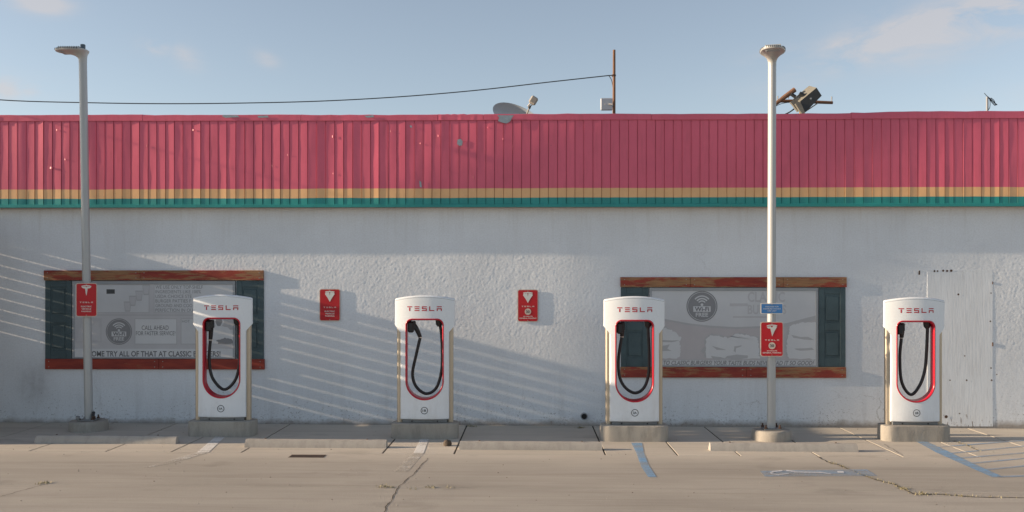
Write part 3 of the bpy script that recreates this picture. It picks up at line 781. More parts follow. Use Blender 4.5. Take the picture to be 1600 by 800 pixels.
wrect(b, 1140, 1168, 474, 478.5, YP - .0006, M['p_vfaint']); wrect(b, 1145, 1200, 494, 496.5, YP - .0006, M['p_vfaint'])
for pts in ([(1017, 515), (1040, 512), (1056, 520), (1065, 529), (1061, 535), (1064, 546), (1062, 557), (1056, 560), (1017, 560)],
            [(1103, 560), (1103, 530), (1110, 523), (1128, 526), (1139, 528), (1148, 522), (1165, 523), (1183, 528), (1185, 545), (1186, 561)],
            [(1232, 560), (1228, 545), (1231, 526), (1234, 510), (1250, 504), (1275.5, 503), (1275.5, 561)]):
    ou = [(p[0] + (-2.2 if p[0] < 1110 or 1200 < p[0] < 1240 else 1.2) * (p[0] > 1018 and p[0] < 1275), p[1] - 1.6) for p in pts]
    blob(b, rough(ou, 1.5, 7), YP - .0012, M['p_mid']); blob(b, rough(pts, 1.3, 7), YP - .0018, M['p_white'])
for pts in ([(1136, 556), (1150, 554), (1168, 555), (1168, 560), (1150, 562), (1132, 560)], [(1147, 541), (1158, 539), (1159, 541), (1150, 544), (1149, 551), (1146, 548)],
            [(1018, 530), (1050, 532), (1062, 531), (1050, 535), (1030, 534)], [(1030, 541), (1046, 538), (1042, 545), (1050, 548), (1032, 548)], [(1094, 548), (1101, 541), (1103, 548), (1098, 553)],
            [(1235, 523), (1250, 527), (1262, 526), (1272, 531), (1255, 530), (1240, 528)], [(1240, 545), (1268, 543), (1272, 546), (1250, 548)], [(1112, 540), (1125, 544), (1135, 547), (1120, 546)],
            [(1110, 556), (1126, 558), (1135, 561), (1115, 561)]):
    blob(b, rough(pts, .5, 2), YP - .0025, M['p_mid'])
wrect(b, 1017, 1275.5, 562, 572, YP - .003, M['p_light']); outline(b, 1030, 1273, 562, 571.6, YP - .0035, M['p_mid'], .7)
ptext(b, 'TO CLASSIC BURGERS! YOUR TASTE BUDS NEVER HAD IT SO GOOD!', 1035, 1270, 563.6, 570.2, YP - .004, M['p_faint'], slant=.2, bold=.0012)
o = b.build('printed_poster', win); o['label'] = 'bleached burger poster with a round badge and a slogan strip'

# painted-over door, in two leaves of board
a, c = at(1434.5, 670, 0), at(1551, 421.5, 0)
b = MB(); b.box(a.x + .13, c.x, -0.0045, 0.01, gz(5) + .02, c.z - .03, M['door'], .002)
b.box(a.x, c.x - .01, -0.0030, 0.01, c.z - .029, c.z, M['door'], .002)
pass
b.tube([at(1551, 535, -0.004), at(1551, 541, -0.004)], 0.010, M['rust'], 6); b.tube([at(1551, 440, -0.004), at(1551, 444, -0.004)], 0.008, M['rust'], 6)
for px, py, r in ((1497, 460, .018), (1507, 556, .012), (1510, 594, .016), (1484, 594, .012), (1478, 651, .03), (1548, 458, .012), (1547, 502, .014), (1548, 575, .014), (1549, 594, .016), (1557, 585, .010), (1499, 646, .012)):
    p = at(px, py, 0); b.disc(p.x, p.z, r * .8, -0.0095, M['rust'], n=7)
o = b.build('boarded_door', bld); o['label'] = 'painted-over flush door with chipped edges, no handle'
b = MB(); spots = []
for i in range(5):
    p = at(1459 + i * 7 + random.uniform(-1.5, 1.5), 423.5 + random.uniform(-.8, .8), 0); b.disc(p.x, p.z, .012 + random.uniform(0, .008), -0.0072, M['rust'], n=6)
p = at(1436, 425, 0); b.rect(p.x - .01, p.x + .012, p.z - .04, p.z + .02, -0.0072, M['rust'])
tag(b.build('rust_spots', bld), kind='stuff')
# drain stub
p = at(912.5, 650, 0)
b = MB(); n = 20
for r0, r1, y0, y1, m in ((.052, .052, .0, -.05, M['frame_grey']), (.052, .040, -.05, -.05, M['frame_grey']), (.040, .040, -.05, .0, M['dark_gap'])):
    vs = [(p.x + r * math.cos(2 * PI * i / n), y, p.z + r * math.sin(2 * PI * i / n)) for r, y in ((r0, y0), (r1, y1)) for i in range(n)]
    b.add(vs, [(i, (i + 1) % n, n + (i + 1) % n, n + i) for i in range(n)], m)
b.disc(p.x, p.z, .041, -0.006, M['dark_gap'], n=20)
b.build('drain_pipe', bld, smooth=True)

# ================================================================== SHADE CASTERS LEFT OF THE FRAME (screen inferred; cabinets and pole added for shade)
FX, FTOP, PITCH, GAP = -8.12, 3.06, 0.163, 0.025
fen = thing('slatted_fence', 'tall brown horizontal slatted screen standing square to the white wall at far left', 'fence', (FX, 0, 0))
for k in range(19):
    zt = FTOP - k * PITCH; zb = max(zt - PITCH + (GAP if k < 10 else 0), 0.04)
    b = MB(); b.box(-.010, .010, -2.03, -0.02, zb, zt, M['fence'], .001); b.build('slat', fen)
for yy in (-0.20, -1.05, -1.98):
    b = MB(); b.box(-.075, -.0125, yy - .06, yy + .06, -.03, FTOP - .02, M['fence'], .004); b.build('post', fen)
for nm, y0, y1, h_ in (('taller unseen grey cabinet added to block light behind the slatted screen, nearer the wall', -1.18, -.66, 2.75), ('lower unseen grey cabinet added to block light behind the slatted screen, farther from the wall', -1.96, -1.20, 2.36)):  # unseen boxes added to stop light coming through the screen's lower gaps
    pc = thing('light_block_cabinet', nm, 'cabinet', (-8.75, (y0 + y1) / 2, gz(-8.7)), 0, 'unseen light-blocking cabinets behind the screen'); hw_ = (y1 - y0) / 2
    b = MB(); b.box(-.33, .33, -hw_, hw_, 0, .12, M['plinth'], .01); b.build('plinth', pc)
    b = MB(); b.box(-.3, .3, -hw_ + .01, hw_ - .01, .121, h_, M['lamp_grey'], .012); b.build('housing', pc)
    b = MB(); b.box(.3005, .315, -hw_ + .04, hw_ - .04, .2, h_ - .1, M['lamp_grey'], .004); dr = b.build('door', pc)
    b = MB(); b.box(.316, .34, hw_ - .12, hw_ - .09, 1.1, 1.3, M['grey_metal'], .004); b.build('handle', dr)
up = thing('shade_pole', 'unseen bent brown timber pole with one crossarm, added for its shadow, beyond the left end of the building', 'pole', (-11.0, -0.967, 0))  # unseen pole added and bent to cast the soft band on the fascia
b = MB(); b.tube([(0, 0.0, -.1), (0, 0, 5.7), (0, -.073, 6.5), (0, -.133, 7.1), (0, -.213, 7.9), (0, -.39, 9.6)], .1, M['wood_pole'], 14, rs=[.15, .14, .138, .135, .13, .12]); b.build('pole', up, smooth=True)
b = MB(); b.box(-.05, .05, -1.4, .7, 9.1, 9.22, M['wood_pole'], .006); b.build('crossarm', up)
for yy in (-1.25, -.8, .1, .55):
    b = MB(); b.tube([(0, yy, 9.22), (0, yy, 9.27), (0, yy, 9.31), (0, yy, 9.36)], .03, M['frame_grey'], 10, rs=[.02, .045, .03, .04]); b.build('insulator', up, smooth=True)

# ================================================================== ON THE ROOF
YR = 1.6
mp_ = thing('mast_pole', 'thin brown mast rising from the roof with a cable tied near its middle', 'pole', at(959, 185, YR))
P0 = Vector(mp_.location)
b = MB(); q0, q1 = at(959.2, 178, YR) - P0, at(959.6, 78, YR) - P0; q0.z = 4.2 - P0.z
b.tube([q0, (q0 + q1) / 2, q1], .024, M['wood_pole'], 12, rs=[.027, .025, .022]); b.build('pole', mp_, smooth=True)
b = MB(); q = at(959, 118, YR) - P0; b.tube([q + Vector((-.035, -.02, 0)), q + Vector((.035, -.02, 0))], .008, M['rust'], 8); b.tube([q + Vector((0, 0, -.015)), q + Vector((0, 0, .015))], .032, M['rust'], 12); b.build('cable_clamp', mp_)
# sagging cable from the mast to the leaning pole
cab = [at(px, py, YR) for px, py in ((951, 118), (860, 128), (740, 141.5), (620, 151.5), (500, 158), (380, 161), (260, 162), (140, 160.5), (0, 156))]
cab += [Vector((-9.6, 1.0, 5.12)), Vector((-11.0, -.82, 5.42))]
b = MB(); b.tube(spline(cab, 6), .0085, M['wire'], 6)
d_ = [at(px, py, YR) for px, py in ((951, 118), (955, 124), (957.5, 135), (958.5, 150), (958.5, 178))]
b.tube(spline([cab[0], at(957, 117.6, YR)], 2), .008, M['wire'], 6); b.tube(spline(d_, 4), .006, M['wire'], 6)
tag(b.build('overhead_cable', smooth=True), 'dark overhead cable sagging leftwards from the thin roof mast', 'cable')
# panel antenna
an = thing('panel_antenna', 'pale blue square panel antenna on a white bracket beside the thin roof mast', 'antenna', at(948, 163, YR - .05))
b = MB(); b.box(-.10, .095, -.02, .02, -.10, .10, M['antenna'], .012); b.build('panel', an)
b = MB(); b.tube([(0.02, .03, .0), (.06, .04, .0), (.10, .05, -.015)], .022, M['antenna_bracket'], 10); b.tube([(.03, -.03, .0), (.09, -.035, -.01)], .013, M['antenna_bracket'], 10); b.tube([(-.03, -.024, .0), (-.03, -.018, .0)], .008, M['antenna_bracket'], 10)
b.build('bracket', an, smooth=True)
# satellite dish
YD = 2.4
dc = at(812, 182, YD)
dh = thing('satellite_dish', 'grey satellite dish with its feed arm showing above the red parapet', 'satellite dish', (dc.x, dc.y, 4.2))
b = MB(); nr, na = 7, 36
cen = dc - Vector((dc.x, dc.y, 4.2))
A1 = Vector((0.43, 0, -0.145)); A2 = Vector((-0.02, -0.07, 0.215)); nrm = A1.cross(A2).normalized()
if nrm.y > 0: nrm = -nrm
cen2 = cen + Vector((-.03, 0, -.03))
for sgn, th in ((1, 0.0), (-1, 0.008)):
    vs = [cen2 - nrm * (0.10 + th)]; fs = []
    for r in range(1, nr + 1):
        for j in range(na):
            t = 2 * PI * j / na; rr = r / nr
            vs.append(cen2 + A1 * rr * math.cos(t) + A2 * rr * math.sin(t) - nrm * (0.10 * (1 - rr * rr) + th))
    for j in range(na):
        f = (0, 1 + j, 1 + (j + 1) % na); fs.append(f if sgn > 0 else f[::-1])
        for r in range(nr - 1):
            f = (1 + r * na + j, 1 + (r + 1) * na + j, 1 + (r + 1) * na + (j + 1) % na, 1 + r * na + (j + 1) % na); fs.append(f if sgn > 0 else f[::-1])
    b.add(vs, fs, M['dish'])
b.build('reflector', dh, smooth=True, angle=60)
b = MB(); f0, f1 = at(821, 184, YD - .28) - Vector(dh.location), at(828, 166, YD - .3) - Vector(dh.location)
b.tube([f0, f1], .012, M['lnb'], 10); b.tube([f1 - (f1 - f0) * .2, f1 + (f1 - f0) * .05], .022, M['flood_dark'], 10); b.build('feed_arm', dh, smooth=True)
b = MB(); b.box(-.062, .062, -.05, .05, -.066, .066, M['lnb'], .02); b.tube([(-.02, 0, -.065), (-.03, 0, -.13)], .012, M['antenna_bracket'], 8); b.tube([(.02, 0, -.065), (0.0, 0, -.13)], .010, M['lnb'], 8)
hd = b.build('feed_horn', dh, loc=at(833.5, 157, YD - .3) - Vector(dh.location)); hd.rotation_euler = (0, math.radians(32), 0)
b = MB(); b.tube([cen2 + Vector((.02, .22, -.05)), Vector((cen2.x + .02, .3, 0))], .03, M['pipe_grey'], 10); b.tube([cen2 - nrm * .1, cen2 + Vector((.02, .22, -.05))], .025, M['pipe_grey'], 8); b.build('mount', dh, smooth=True)
# floodlight on a crooked crossarm
YF = 5.0
fl = thing('roof_floodlight', 'dark tilted floodlight box on a crooked brown crossarm above the roof at right', 'floodlight', at(1252, 190, YF))
FP = Vector(fl.location); fl.location.z = 4.2; FP = Vector(fl.location)
def fp(px, py, dy=0.0): return at(px, py, YF + dy) - FP
b = MB(); q = fp(1253, 168); b.tube([(q.x, 0, 0), q], .055, M['pale_wood'], 10); b.build('post', fl, smooth=True)
b = MB(); b.tube([fp(1216, 158, .12), fp(1236, 158, .12), fp(1262, 159, .12), fp(1301, 160.5, .12)], .03, M['wood_pole'], 8, rs=[.028, .035, .034, .03]); b.build('crossarm', fl, smooth=True)
b = MB(); b.tube([fp(1211, 163, -.02), fp(1226, 151.5, -.02), fp(1242, 140, -.02)], .04, M['wood_pole'], 10, rs=[.036, .046, .05]); b.build('tube_arm', fl, smooth=True)
b = MB()
o1, o2, o3, o4 = fp(1250, 158.5, -.25), fp(1276, 137, -.25), fp(1284, 149.5, -.25), fp(1258, 176, -.25)
bk = [p + Vector((-.06, .30, .10)) for p in (o1, o2, o3, o4)]
b.add([o1, o2, o3, o4], [(0, 3, 2, 1)], M['flood_dark'])
b.add([o1, o2, o3, o4] + bk, [(0, 1, 5, 4), (1, 2, 6, 5), (2, 3, 7, 6), (3, 0, 4, 7), (4, 5, 6, 7)], M['flood_beige'])
mdl = (o1 + o3) / 2; b.tube([mdl + Vector((0, -.005, 0)), mdl + Vector((0, .01, 0))], .018, M['frame_grey'], 10)
b.build('light_box', fl)
b = MB()
for pts, dd in (([(1235, 159), (1245, 153), (1255, 152.5), (1250, 159.5), (1244, 161), (1250, 170), (1247, 174.5), (1240, 165)], -.16),
                ([(1247, 159), (1251, 160), (1258, 175.5), (1254, 178), (1249, 172), (1243, 162)], -.30)):
    P = [fp(px, py, dd) for px, py in pts]; n = len(P)
    b.add(P, [tuple(range(n))[::-1]], M['flood_beige']); b.add(P + [p + Vector((0, .08, 0)) for p in P], [(i, (i + 1) % n, (i + 1) % n + n, i + n) for i in range(n)] + [tuple(range(n, 2 * n))], M['flood_beige'])
b.tube([fp(1236, 147, -.1), fp(1243, 151.5, -.1)], .035, M['flood_dark'], 8); b.tube([fp(1249, 146, -.15), fp(1258, 151, -.15)], .045, M['flood_dark'], 8)
b.build('bracket', fl)
b = MB(); b.tube([fp(1256, 176), fp(1278, 161)], .012, M['lnb'], 6); b.build('brace', fl)
b = MB(); b.tube(spline([fp(1221, 181), fp(1234, 175), fp(1246, 166)], 5), .014, M['wire'], 6); b.tube(spline([fp(1212, 166), fp(1221, 162), fp(1232, 160)], 4), .006, M['wire'], 6); b.build('wire', fl)
for px, py in ((1299.5, 151), (1215, 150), (1224, 149), (1232, 146)):
    b = MB(); b.tube([fp(px, py, .12), fp(px, py + 8, .12)], .011, M['frame_grey'], 8, rs=[.014, .009]); b.build('insulator', fl, smooth=True)
# conduit stub with cut wires
cs = thing('conduit_stub', 'short grey conduit with loose cut wires sticking up at the right end of the roof', 'conduit', at(1542, 190, 1.2))
CP = Vector(cs.location); cs.location.z = 4.2; CP = Vector(cs.location)
g_ = lambda px, py: at(px, py, 1.2) - CP
b = MB(); q = g_(1542.5, 151.5); b.tube([(q.x, 0, 0), q], .019, M['pipe_grey'], 12); b.build('pipe', cs, smooth=True)
for pts, r in (([(1545, 152), (1541.5, 149.5), (1538, 145.5)], .005), ([(1544, 152), (1549, 156), (1553, 160), (1558, 164)], .008), ([(1545, 153), (1550, 160), (1555, 165)], .007), ([(1546, 154), (1547, 160), (1546.5, 168), (1544, 172)], .005), ([(1548, 153), (1553, 157), (1556, 164.5)], .006)):
    b = MB(); b.tube(spline([g_(*p) for p in pts], 4), r, M['wire'], 6); b.build('wire', cs, smooth=True)

# ================================================================== CHARGERS
HW, LW_, ZT, ZB = 0.404, 0.327, 1.655, 0.04
ZH, ZS = 1.315, 1.19
CZ = 0.80
def fy(x): return -0.100 + 0.072 * (abs(x) / HW) ** 2.3
def rbox(x0, x1, z0, z1, r, n=6): pass
def outer():
    P = []
    def arc(cx_, cz_, r, a0, a1, n=6):
        for i in range(n + 1):
            t = math.radians(a0 + (a1 - a0) * i / n); P.append((cx_ + r * math.cos(t), cz_ + r * math.sin(t)))
    def seg(a, c, n):
        for i in range(1, n): P.append((a[0] + (c[0] - a[0]) * i / n, a[1] + (c[1] - a[1]) * i / n))
    seg((0, ZB), (LW_ - .01, ZB), 10)
    arc(LW_ - .01, ZB + .01, .01, -90, 0, 2)
    seg((LW_, ZB + .01), (LW_, ZS - .02), 30)
    # shoulder sweeping out to the header
    for i in range(11):
        t = i / 10; P.append((LW_ + (HW - LW_) * (t * t * (3 - 2 * t)) * .98 + .0005 * i, ZS + (ZH - ZS) * (t ** 0.72)))
    seg((HW, ZH), (HW, ZT - .015), 12)
    P.append((HW, ZT - .015)); P.append((HW - .006, ZT - .001))
    for i in range(1, 22):
        x_ = (HW - .012) * (1 - i / 22); P.append((x_, ZT + .045 * (1 - (x_ / HW) ** 2)))
    R_ = P[:]
    R_.append((0, ZT + .045))
    R_ += [(-x_, z_) for x_, z_ in P[::-1]]
    R_.append((0, ZB)); return R_
def inner_radius(th):
    """opening: straight sides, rounded top corners, half-round bottom; polar radius about (0, CZ)"""
    w_, zt, zb, rt = .253, 1.386, .305, .085
    lo, hi = 0.0, 2.0
    ins = lambda x_, z_: (abs(x_) <= w_ and z_ <= zt and ((z_ >= zb + w_) or (x_ * x_ + (z_ - zb - w_) ** 2 <= w_ * w_)) and not (z_ > zt - rt and abs(x_) > w_ - rt and (abs(x_) - w_ + rt) ** 2 + (z_ - zt + rt) ** 2 > rt * rt))
    for _ in range(40):
        m_ = (lo + hi) / 2
        if ins(m_ * math.cos(th), CZ + m_ * math.sin(th)): lo = m_
        else: hi = m_
    return lo
OUT = outer()
INN = []
for x_, z_ in OUT:
    th = math.atan2(z_ - CZ, x_); r_ = inner_radius(th); INN.append((r_ * math.cos(th), CZ + r_ * math.sin(th)))
NP = len(OUT)
def shell_mesh():
    b = MB(); rings = []
    def inset(d): return [(x_ + (0 - x_) * d / math.hypot(x_, z_ - CZ), z_ + (CZ - z_) * d / math.hypot(x_, z_ - CZ)) for x_, z_ in OUT]
    bk = 0.030
    rings.append([(x_ * .84, bk, z_ - (.03 if z_ > 1.5 else 0)) for x_, z_ in OUT])
    rings.append([(x_, fy(x_) + .022, z_) for x_, z_ in OUT])
    rings.append([(x_, fy(x_) + .009, z_) for x_, z_ in inset(.005)])
    rings.append([(x_, fy(x_) + .001, z_) for x_, z_ in inset(.014)])
    I = inset(.026); K = 9
    for k in range(K + 1):
        t = k / K; r = []
        for (xo, zo), (xi, zi) in zip(I, INN):
            x_, z_ = xo + (xi - xo) * t, zo + (zi - zo) * t; r.append((x_, fy(x_), z_))
        rings.append(r)
    rings.append([(x_, bk, z_) for x_, z_ in INN])
    rings.append([(x_ * .84, bk, z_ - (.03 if z_ > 1.5 else 0)) for x_, z_ in OUT])
    vs = [p for r in rings for p in r]
    b.add(vs, [(r * NP + i, (r + 1) * NP + i, (r + 1) * NP + (i + 1) % NP, r * NP + (i + 1) % NP)[::-1] for r in range(len(rings) - 1) for i in range(NP)], M['shell'])
    return b
def trim_mesh():
    n = 120
    C = []
    # arc-length sampled opening contour
    w_, zt, zb, rt = .253, 1.386, .305, .085
    for i in range(31):
        t = -PI / 2 + (PI / 2) * i / 30; C.append((w_ * math.cos(t), zb + w_ + w_ * math.sin(t)))
    for i in range(1, 16): C.append((w_, zb + w_ + (zt - rt - zb - w_) * i / 16))
    for i in range(11):
        t = (PI / 2) * i / 10; C.append((w_ - rt + rt * math.cos(t), zt - rt + rt * math.sin(t)))
    for i in range(1, 8): C.append((w_ - rt - (w_ - rt) * i / 8, zt))
    C = C + [(0, zt)] + [(-x_, z_) for x_, z_ in C[::-1][:-1]]
    m_ = len(C); nr = []
    for i in range(m_):
        a, c = C[i - 1], C[(i + 1) % m_]; d = Vector((c[0] - a[0], c[1] - a[1])).normalized(); nr.append((-d.y, d.x))
    b = MB(); rings = []
    for o_, dy in ((-.005, .004), (-.003, -.005), (.002, -.008), (.011, -.005), (.016, .004), (.018, .02)):
        rings.append([(x_ + nx_ * o_, fy(x_) + dy, z_ + nz_ * o_) for (x_, z_), (nx_, nz_) in zip(C, nr)])
    rings.append([(x_ + nx_ * .018, .033, z_ + nz_ * .026) for (x_, z_), (nx_, nz_) in zip(C, nr)])
    rings.append([(x_ - nx_ * .004, .037, z_ - nz_ * .004) for (x_, z_), (nx_, nz_) in zip(C, nr)])
    vs = [p for r in rings for p in r]
    b.add(vs, [(r * m_ + i, (r + 1) * m_ + i, (r + 1) * m_ + (i + 1) % m_, r * m_ + (i + 1) % m_)[::-1] for r in range(len(rings) - 1) for i in range(m_)], M['red_trim'])
    return b
def plinth_mesh(hw, y0, y1, h, r, seed):
    rr = random.Random(seed); b = MB(); P = []
    for cx_, cy_, a0 in ((hw - r, y0 + r, -90), (hw - r, y1 - r, 0), (-hw + r, y1 - r, 90), (-hw + r, y0 + r, 180)):
        for i in range(9):
            t = math.radians(a0 + 90 * i / 8); P.append((cx_ + r * math.cos(t), cy_ + r * math.sin(t)))
    Q = []
    for i in range(len(P)):
        a, c = P[i], P[(i + 1) % len(P)]; d = math.dist(a, c); k = max(1, int(d / .05))
        for j in range(k): Q.append((a[0] + (c[0] - a[0]) * j / k, a[1] + (c[1] - a[1]) * j / k))
    n = len(Q); vs = []
    lev = [(-.03, 1.0), (.02, 1.0), (h * .5, .999), (h - .012, .998), (h - .004, .992), (h, .975)]
    for z_, s_ in lev:
        for x_, y_ in Q:
            j = rr.uniform(-.003, .003); vs.append((x_ * s_ + j, y_ * s_ + j, z_ + (rr.uniform(-.003, .001) if z_ > h - .02 else 0)))
    fs = [(r_ * n + i, r_ * n + (i + 1) % n, (r_ + 1) * n + (i + 1) % n, (r_ + 1) * n + i) for r_ in range(len(lev) - 1) for i in range(n)]
    fs.append(tuple((len(lev) - 1) * n + i for i in range(n)))
    b.add(vs, fs, M['plinth']); return b

cache = {}
def cached(key, maker, name, parent, smooth=True, angle=35, loc=None):
    if key in cache: return link(name, cache[key], parent, loc)
    o = maker().build(name, parent, smooth, angle, loc); cache[key] = o.data; return o
PZ = 0.205    # plinth height; the charger's own zero is the plinth top
def charger(px, pyb, cable, code, label, seed):
    """px: middle of the unit, pyb: foot of its plinth's front face"""
    g = ground(px, pyb); Y = g.y + .235
    X = at(px, 600, Y - .12).x
    t = thing('electric_car_charger', label, 'car charger', (X, Y, gz(X)), 0, 'electric car chargers along the wall')
    plinth_mesh(.446, -.235, .14, PZ, .12, seed).build('concrete_plinth', t, True, 50)
    o = (0, -.055, PZ)
    sh = cached('shell', shell_mesh, 'front_shell', t, angle=30, loc=o)
    def letters():
        b = MB(); wordmark(b, 0, 1.522, .462, .062, fy, M['red_print']); return b
    cached('letters', letters, 'lettering', sh, smooth=False)
    def seam():
        b = MB(); n = 40; vs = []
        for i in range(n + 1):
            x_ = -HW * .985 + 2 * HW * .985 * i / n; z_ = ZT - .030 + .045 * (1 - (x_ / HW) ** 2)
            vs += [(x_, fy(x_) - .0012, z_), (x_, fy(x_) - .0012, z_ + .0035)]
        b.add(vs, [(2 * i, 2 * i + 2, 2 * i + 3, 2 * i + 1) for i in range(n)], M['frame_grey']); return b
    cached('seam', seam, 'cap_seam', sh, smooth=False)
    b = MB(); f0 = fy(0.05) - .0035
    b.disc(0, .165, .048, f0, M['badge_ink'], n=36, r0=.040)
    text(b, code, -.024, .024, .150, .180, f0, M['badge_ink'], bold=.0012)
    o_ = b.build('number_badge', sh); o_['label'] = 'round outlined badge reading ' + code
    cached('trim', trim_mesh, 'opening_trim', t, angle=50, loc=o)
    for s in (-1, 1):
        def post():
            b = MB(); P = []
            w0, w1, d0, d1, r = .300, .378, -.022, .060, .030
            for cx_, cy_, a0 in ((w1 - r, d0 + r, -90), (w1 - r, d1 - r, 0), (w0 + r, d1 - r, 90), (w0 + r, d0 + r, 180)):
                for i in range(6):
                    q = math.radians(a0 + 90 * i / 5); P.append((s * (cx_ + r * math.cos(q)), cy_ + r * math.sin(q)))
            n = len(P); fs = [(i, (i + 1) % n, n + (i + 1) % n, n + i) for i in range(n)] + [tuple(range(n))[::-1], tuple(range(n, 2 * n))]
            if s < 0: fs = [f[::-1] for f in fs]
            b.add([(x_, y_, 0) for x_, y_ in P] + [(x_, y_, 1.40) for x_, y_ in P], fs, M['post']); return b
        cached('post%d' % s, post, 'side_post', t, loc=o)
    def hood():
        b = MB(); b.box(-.325, .325, .0295, .070, 1.41, ZT - .05, M['shell'], .012); b.box(-.26, .26, .0295, .060, .03, .27, M['shell'], .01); return b
    cached('hood', hood, 'rear_housing', t, smooth=False, loc=o)
    def strip():
        b = MB(); b.box(-.300, .300, -.055, .10, 0.0, .039, M['grey_metal'], .004); return b
    st = cached('strip', strip, 'base_strip', t, smooth=False, loc=o)
    for xx in (-.17, .17):
        def bolt():
            b = MB(); b.tube([(0, -.062, .018), (0, -.052, .018)], .010, M['dark_gap'], 8); return b
        cached('bolt', bolt, 'bolt', st, loc=(xx, 0, 0))
    # connector dock, gland, connector and cable; pixels of this unit turned into its own metres
    s_ = FPX / ((Vector((X, Y - .1, 0)) - Vector((0, -CAMD, 0))).dot(Vector((-math.sin(YAW), math.cos(YAW), 0))))
    top = at(px, 600, Y - .1)
    loc_ = lambda p: Vector(((p[0] - px) / s_, .02, at(p[0], p[1], Y - .035).z - gz(X) - PZ))
    def dock():
        b = MB(); b.box(-.228, -.150, -.055, .03, 1.20, 1.345, M['black_rubber'], .016); b.box(-.215, -.125, -.04, .028, 1.24, 1.355, M['black_rubber'], .012); return b
    cached('dock', dock, 'connector_dock', t, smooth=False, loc=o)
    def gland():
        b = MB(); b.tube([(.185, .02, 1.37), (.187, .02, 1.31), (.190, .02, 1.28)], .04, M['black_rubber'], 14, rs=[.05, .046, .026]); return b
    cached('gland', gland, 'cable_gland', t, loc=o)
    P = [loc_(p) for p in cable]
    h0 = Vector((-.165, .0, 1.32)); ring = P[0]
    b = MB(); b.tube(spline([h0, h0 * .5 + ring * .5 + Vector((.006, -.01, .01)), ring], 5), .03, M['black_rubber'], 12, rs=[.038, .036, .034, .034, .032, .031, .030, .029, .028, .026, .024]); cn = b.build('connector', t, True, 50, loc=o)
    b = MB(); d = (P[1] - P[0]).normalized(); b.tube([ring - d * .006, ring + d * .006], .0255, M['antenna_bracket'], 14); b.build('collar', cn, True, 50)
    b = MB(); b.tube(spline(P + [Vector((.189, .02, 1.33))], 8), .0205, M['black_rubber'], 12); b.build('cable', t, True, 50, loc=o)
    return t
charger(346.3, 683, [(325.5, 531), (323.5, 561), (328.5, 590), (346.5, 608.5), (364, 595), (371, 569), (370.5, 540), (369, 512)], '1A',
        'white electric car charger with red ringed opening, standing before the left boarded window', 1)
charger(663.5, 686.5, [(655.5, 527), (649, 555), (643.5, 583), (648.5, 603), (664, 615), (680, 607), (688.5, 582), (690, 550), (688.5, 520)], '1B',
        'white electric car charger standing between the two red signs fixed to the wall', 2)
charger(991.5, 690.5, [(972.5, 526), (967.5, 560), (969, 588), (978, 605.5), (993.5, 614), (1007.5, 605.5), (1014.5, 584.5), (1015.5, 553), (1014, 520)], '2A',
        'white electric car charger overlapping the left shutter of the burger poster window', 3)
charger(1430.5, 690.5, [(1412.6, 528), (1410, 559), (1413, 597), (1427, 616.6), (1441, 602), (1449, 578), (1451.6, 550), (1453, 515)], '2B',
        'white electric car charger standing in front of the painted-over door, beside blue hatching', 4)

# ================================================================== LAMPS
def lamp_head_parts(t, ztop):
    """head points to local -X; pole axis at origin"""
    n = 40
    def plate(k, grow=0.0):
        th = 2 * PI * k / n; cxp = -.155; a, c = .215 + grow, .172 + grow
        e = 2.6
        return (cxp + a * math.copysign(abs(math.cos(th)) ** (2 / e), math.cos(th)), c * math.copysign(abs(math.sin(th)) ** (2 / e), math.sin(th)) * (0.90 + 0.10 * math.cos(th)))
    b = MB(); vs = []; lev = 12
    for l in range(lev + 1):
        s = l / lev; f = s ** 3.4
        z = ztop - .20 + .150 * s ** .92
        for k in range(n):
            th = 2 * PI * k / n; p = plate(k)
            vs.append((.054 * math.cos(th) * (1 - f) + p[0] * f, .054 * math.sin(th) * (1 - f) + p[1] * f, z + f * .010 * (-p[0])))
    zz = ztop - .05
    for dz, gr in ((.014, .006), (.026, .006), (.034, -.006), (.042, -.05), (.046, -.10)):
        for k in range(n):
            p = plate(k, gr); vs.append((p[0], p[1], zz + dz + .010 * (-p[0])))
    L_ = lev + 1 + 5
    fs = [(l * n + k, l * n + (k + 1) % n, (l + 1) * n + (k + 1) % n, (l + 1) * n + k) for l in range(L_ - 1) for k in range(n)]
    fs.append(tuple((L_ - 1) * n + k for k in range(n)))
    b.add(vs, fs, M['lamp_grey'])
    hd = b.build('lamp_head', t, True, 40)
    for i in range(10):
        xx = -.30 + i * .031
        for sy in (-1, 1):
            yy = sy * (.178 * (1 - abs((xx + .155) / .221) ** 2.6) ** (1 / 2.6) * (.90 + .10 * (xx + .155) / .221) - .004)
            f = MB(); f.box(xx - .008, xx + .008, yy - .008, yy + .008, ztop - .036, ztop - .012, M['notch_dark'], .002); f.build('fin_and_notch', hd)  # dark boxes in place of shaded notches along the rim
        f = MB(); f.box(xx - .004, xx + .004, -.10, .10, ztop - .006, ztop + .012, M['lamp_grey'], .001); f.build('fin_and_notch', hd)
    for i in range(8):
        yy = -.084 + i * .024; xf = -.155 - .221 * (1 - abs(yy / .143) ** 2.6) ** (1 / 2.6)
        f = MB(); f.box(xf - .001, xf + .012, yy - .008, yy + .008, ztop - .034, ztop - .010, M['notch_dark'], .002); f.build('fin_and_notch', hd)  # same dark notch boxes across the tip
    f = MB(); f.tube([(0, 0, ztop), (0, 0, ztop + .05), (0, 0, ztop + .056)], .034, M['photocell'], 16, rs=[.034, .034, .026]); f.build('photocell', hd, True)
    f = MB(); f.box(-.30, -.09, -.09, .09, ztop - .066, ztop - .050, M['frame_grey'], .004); f.build('lens', hd)
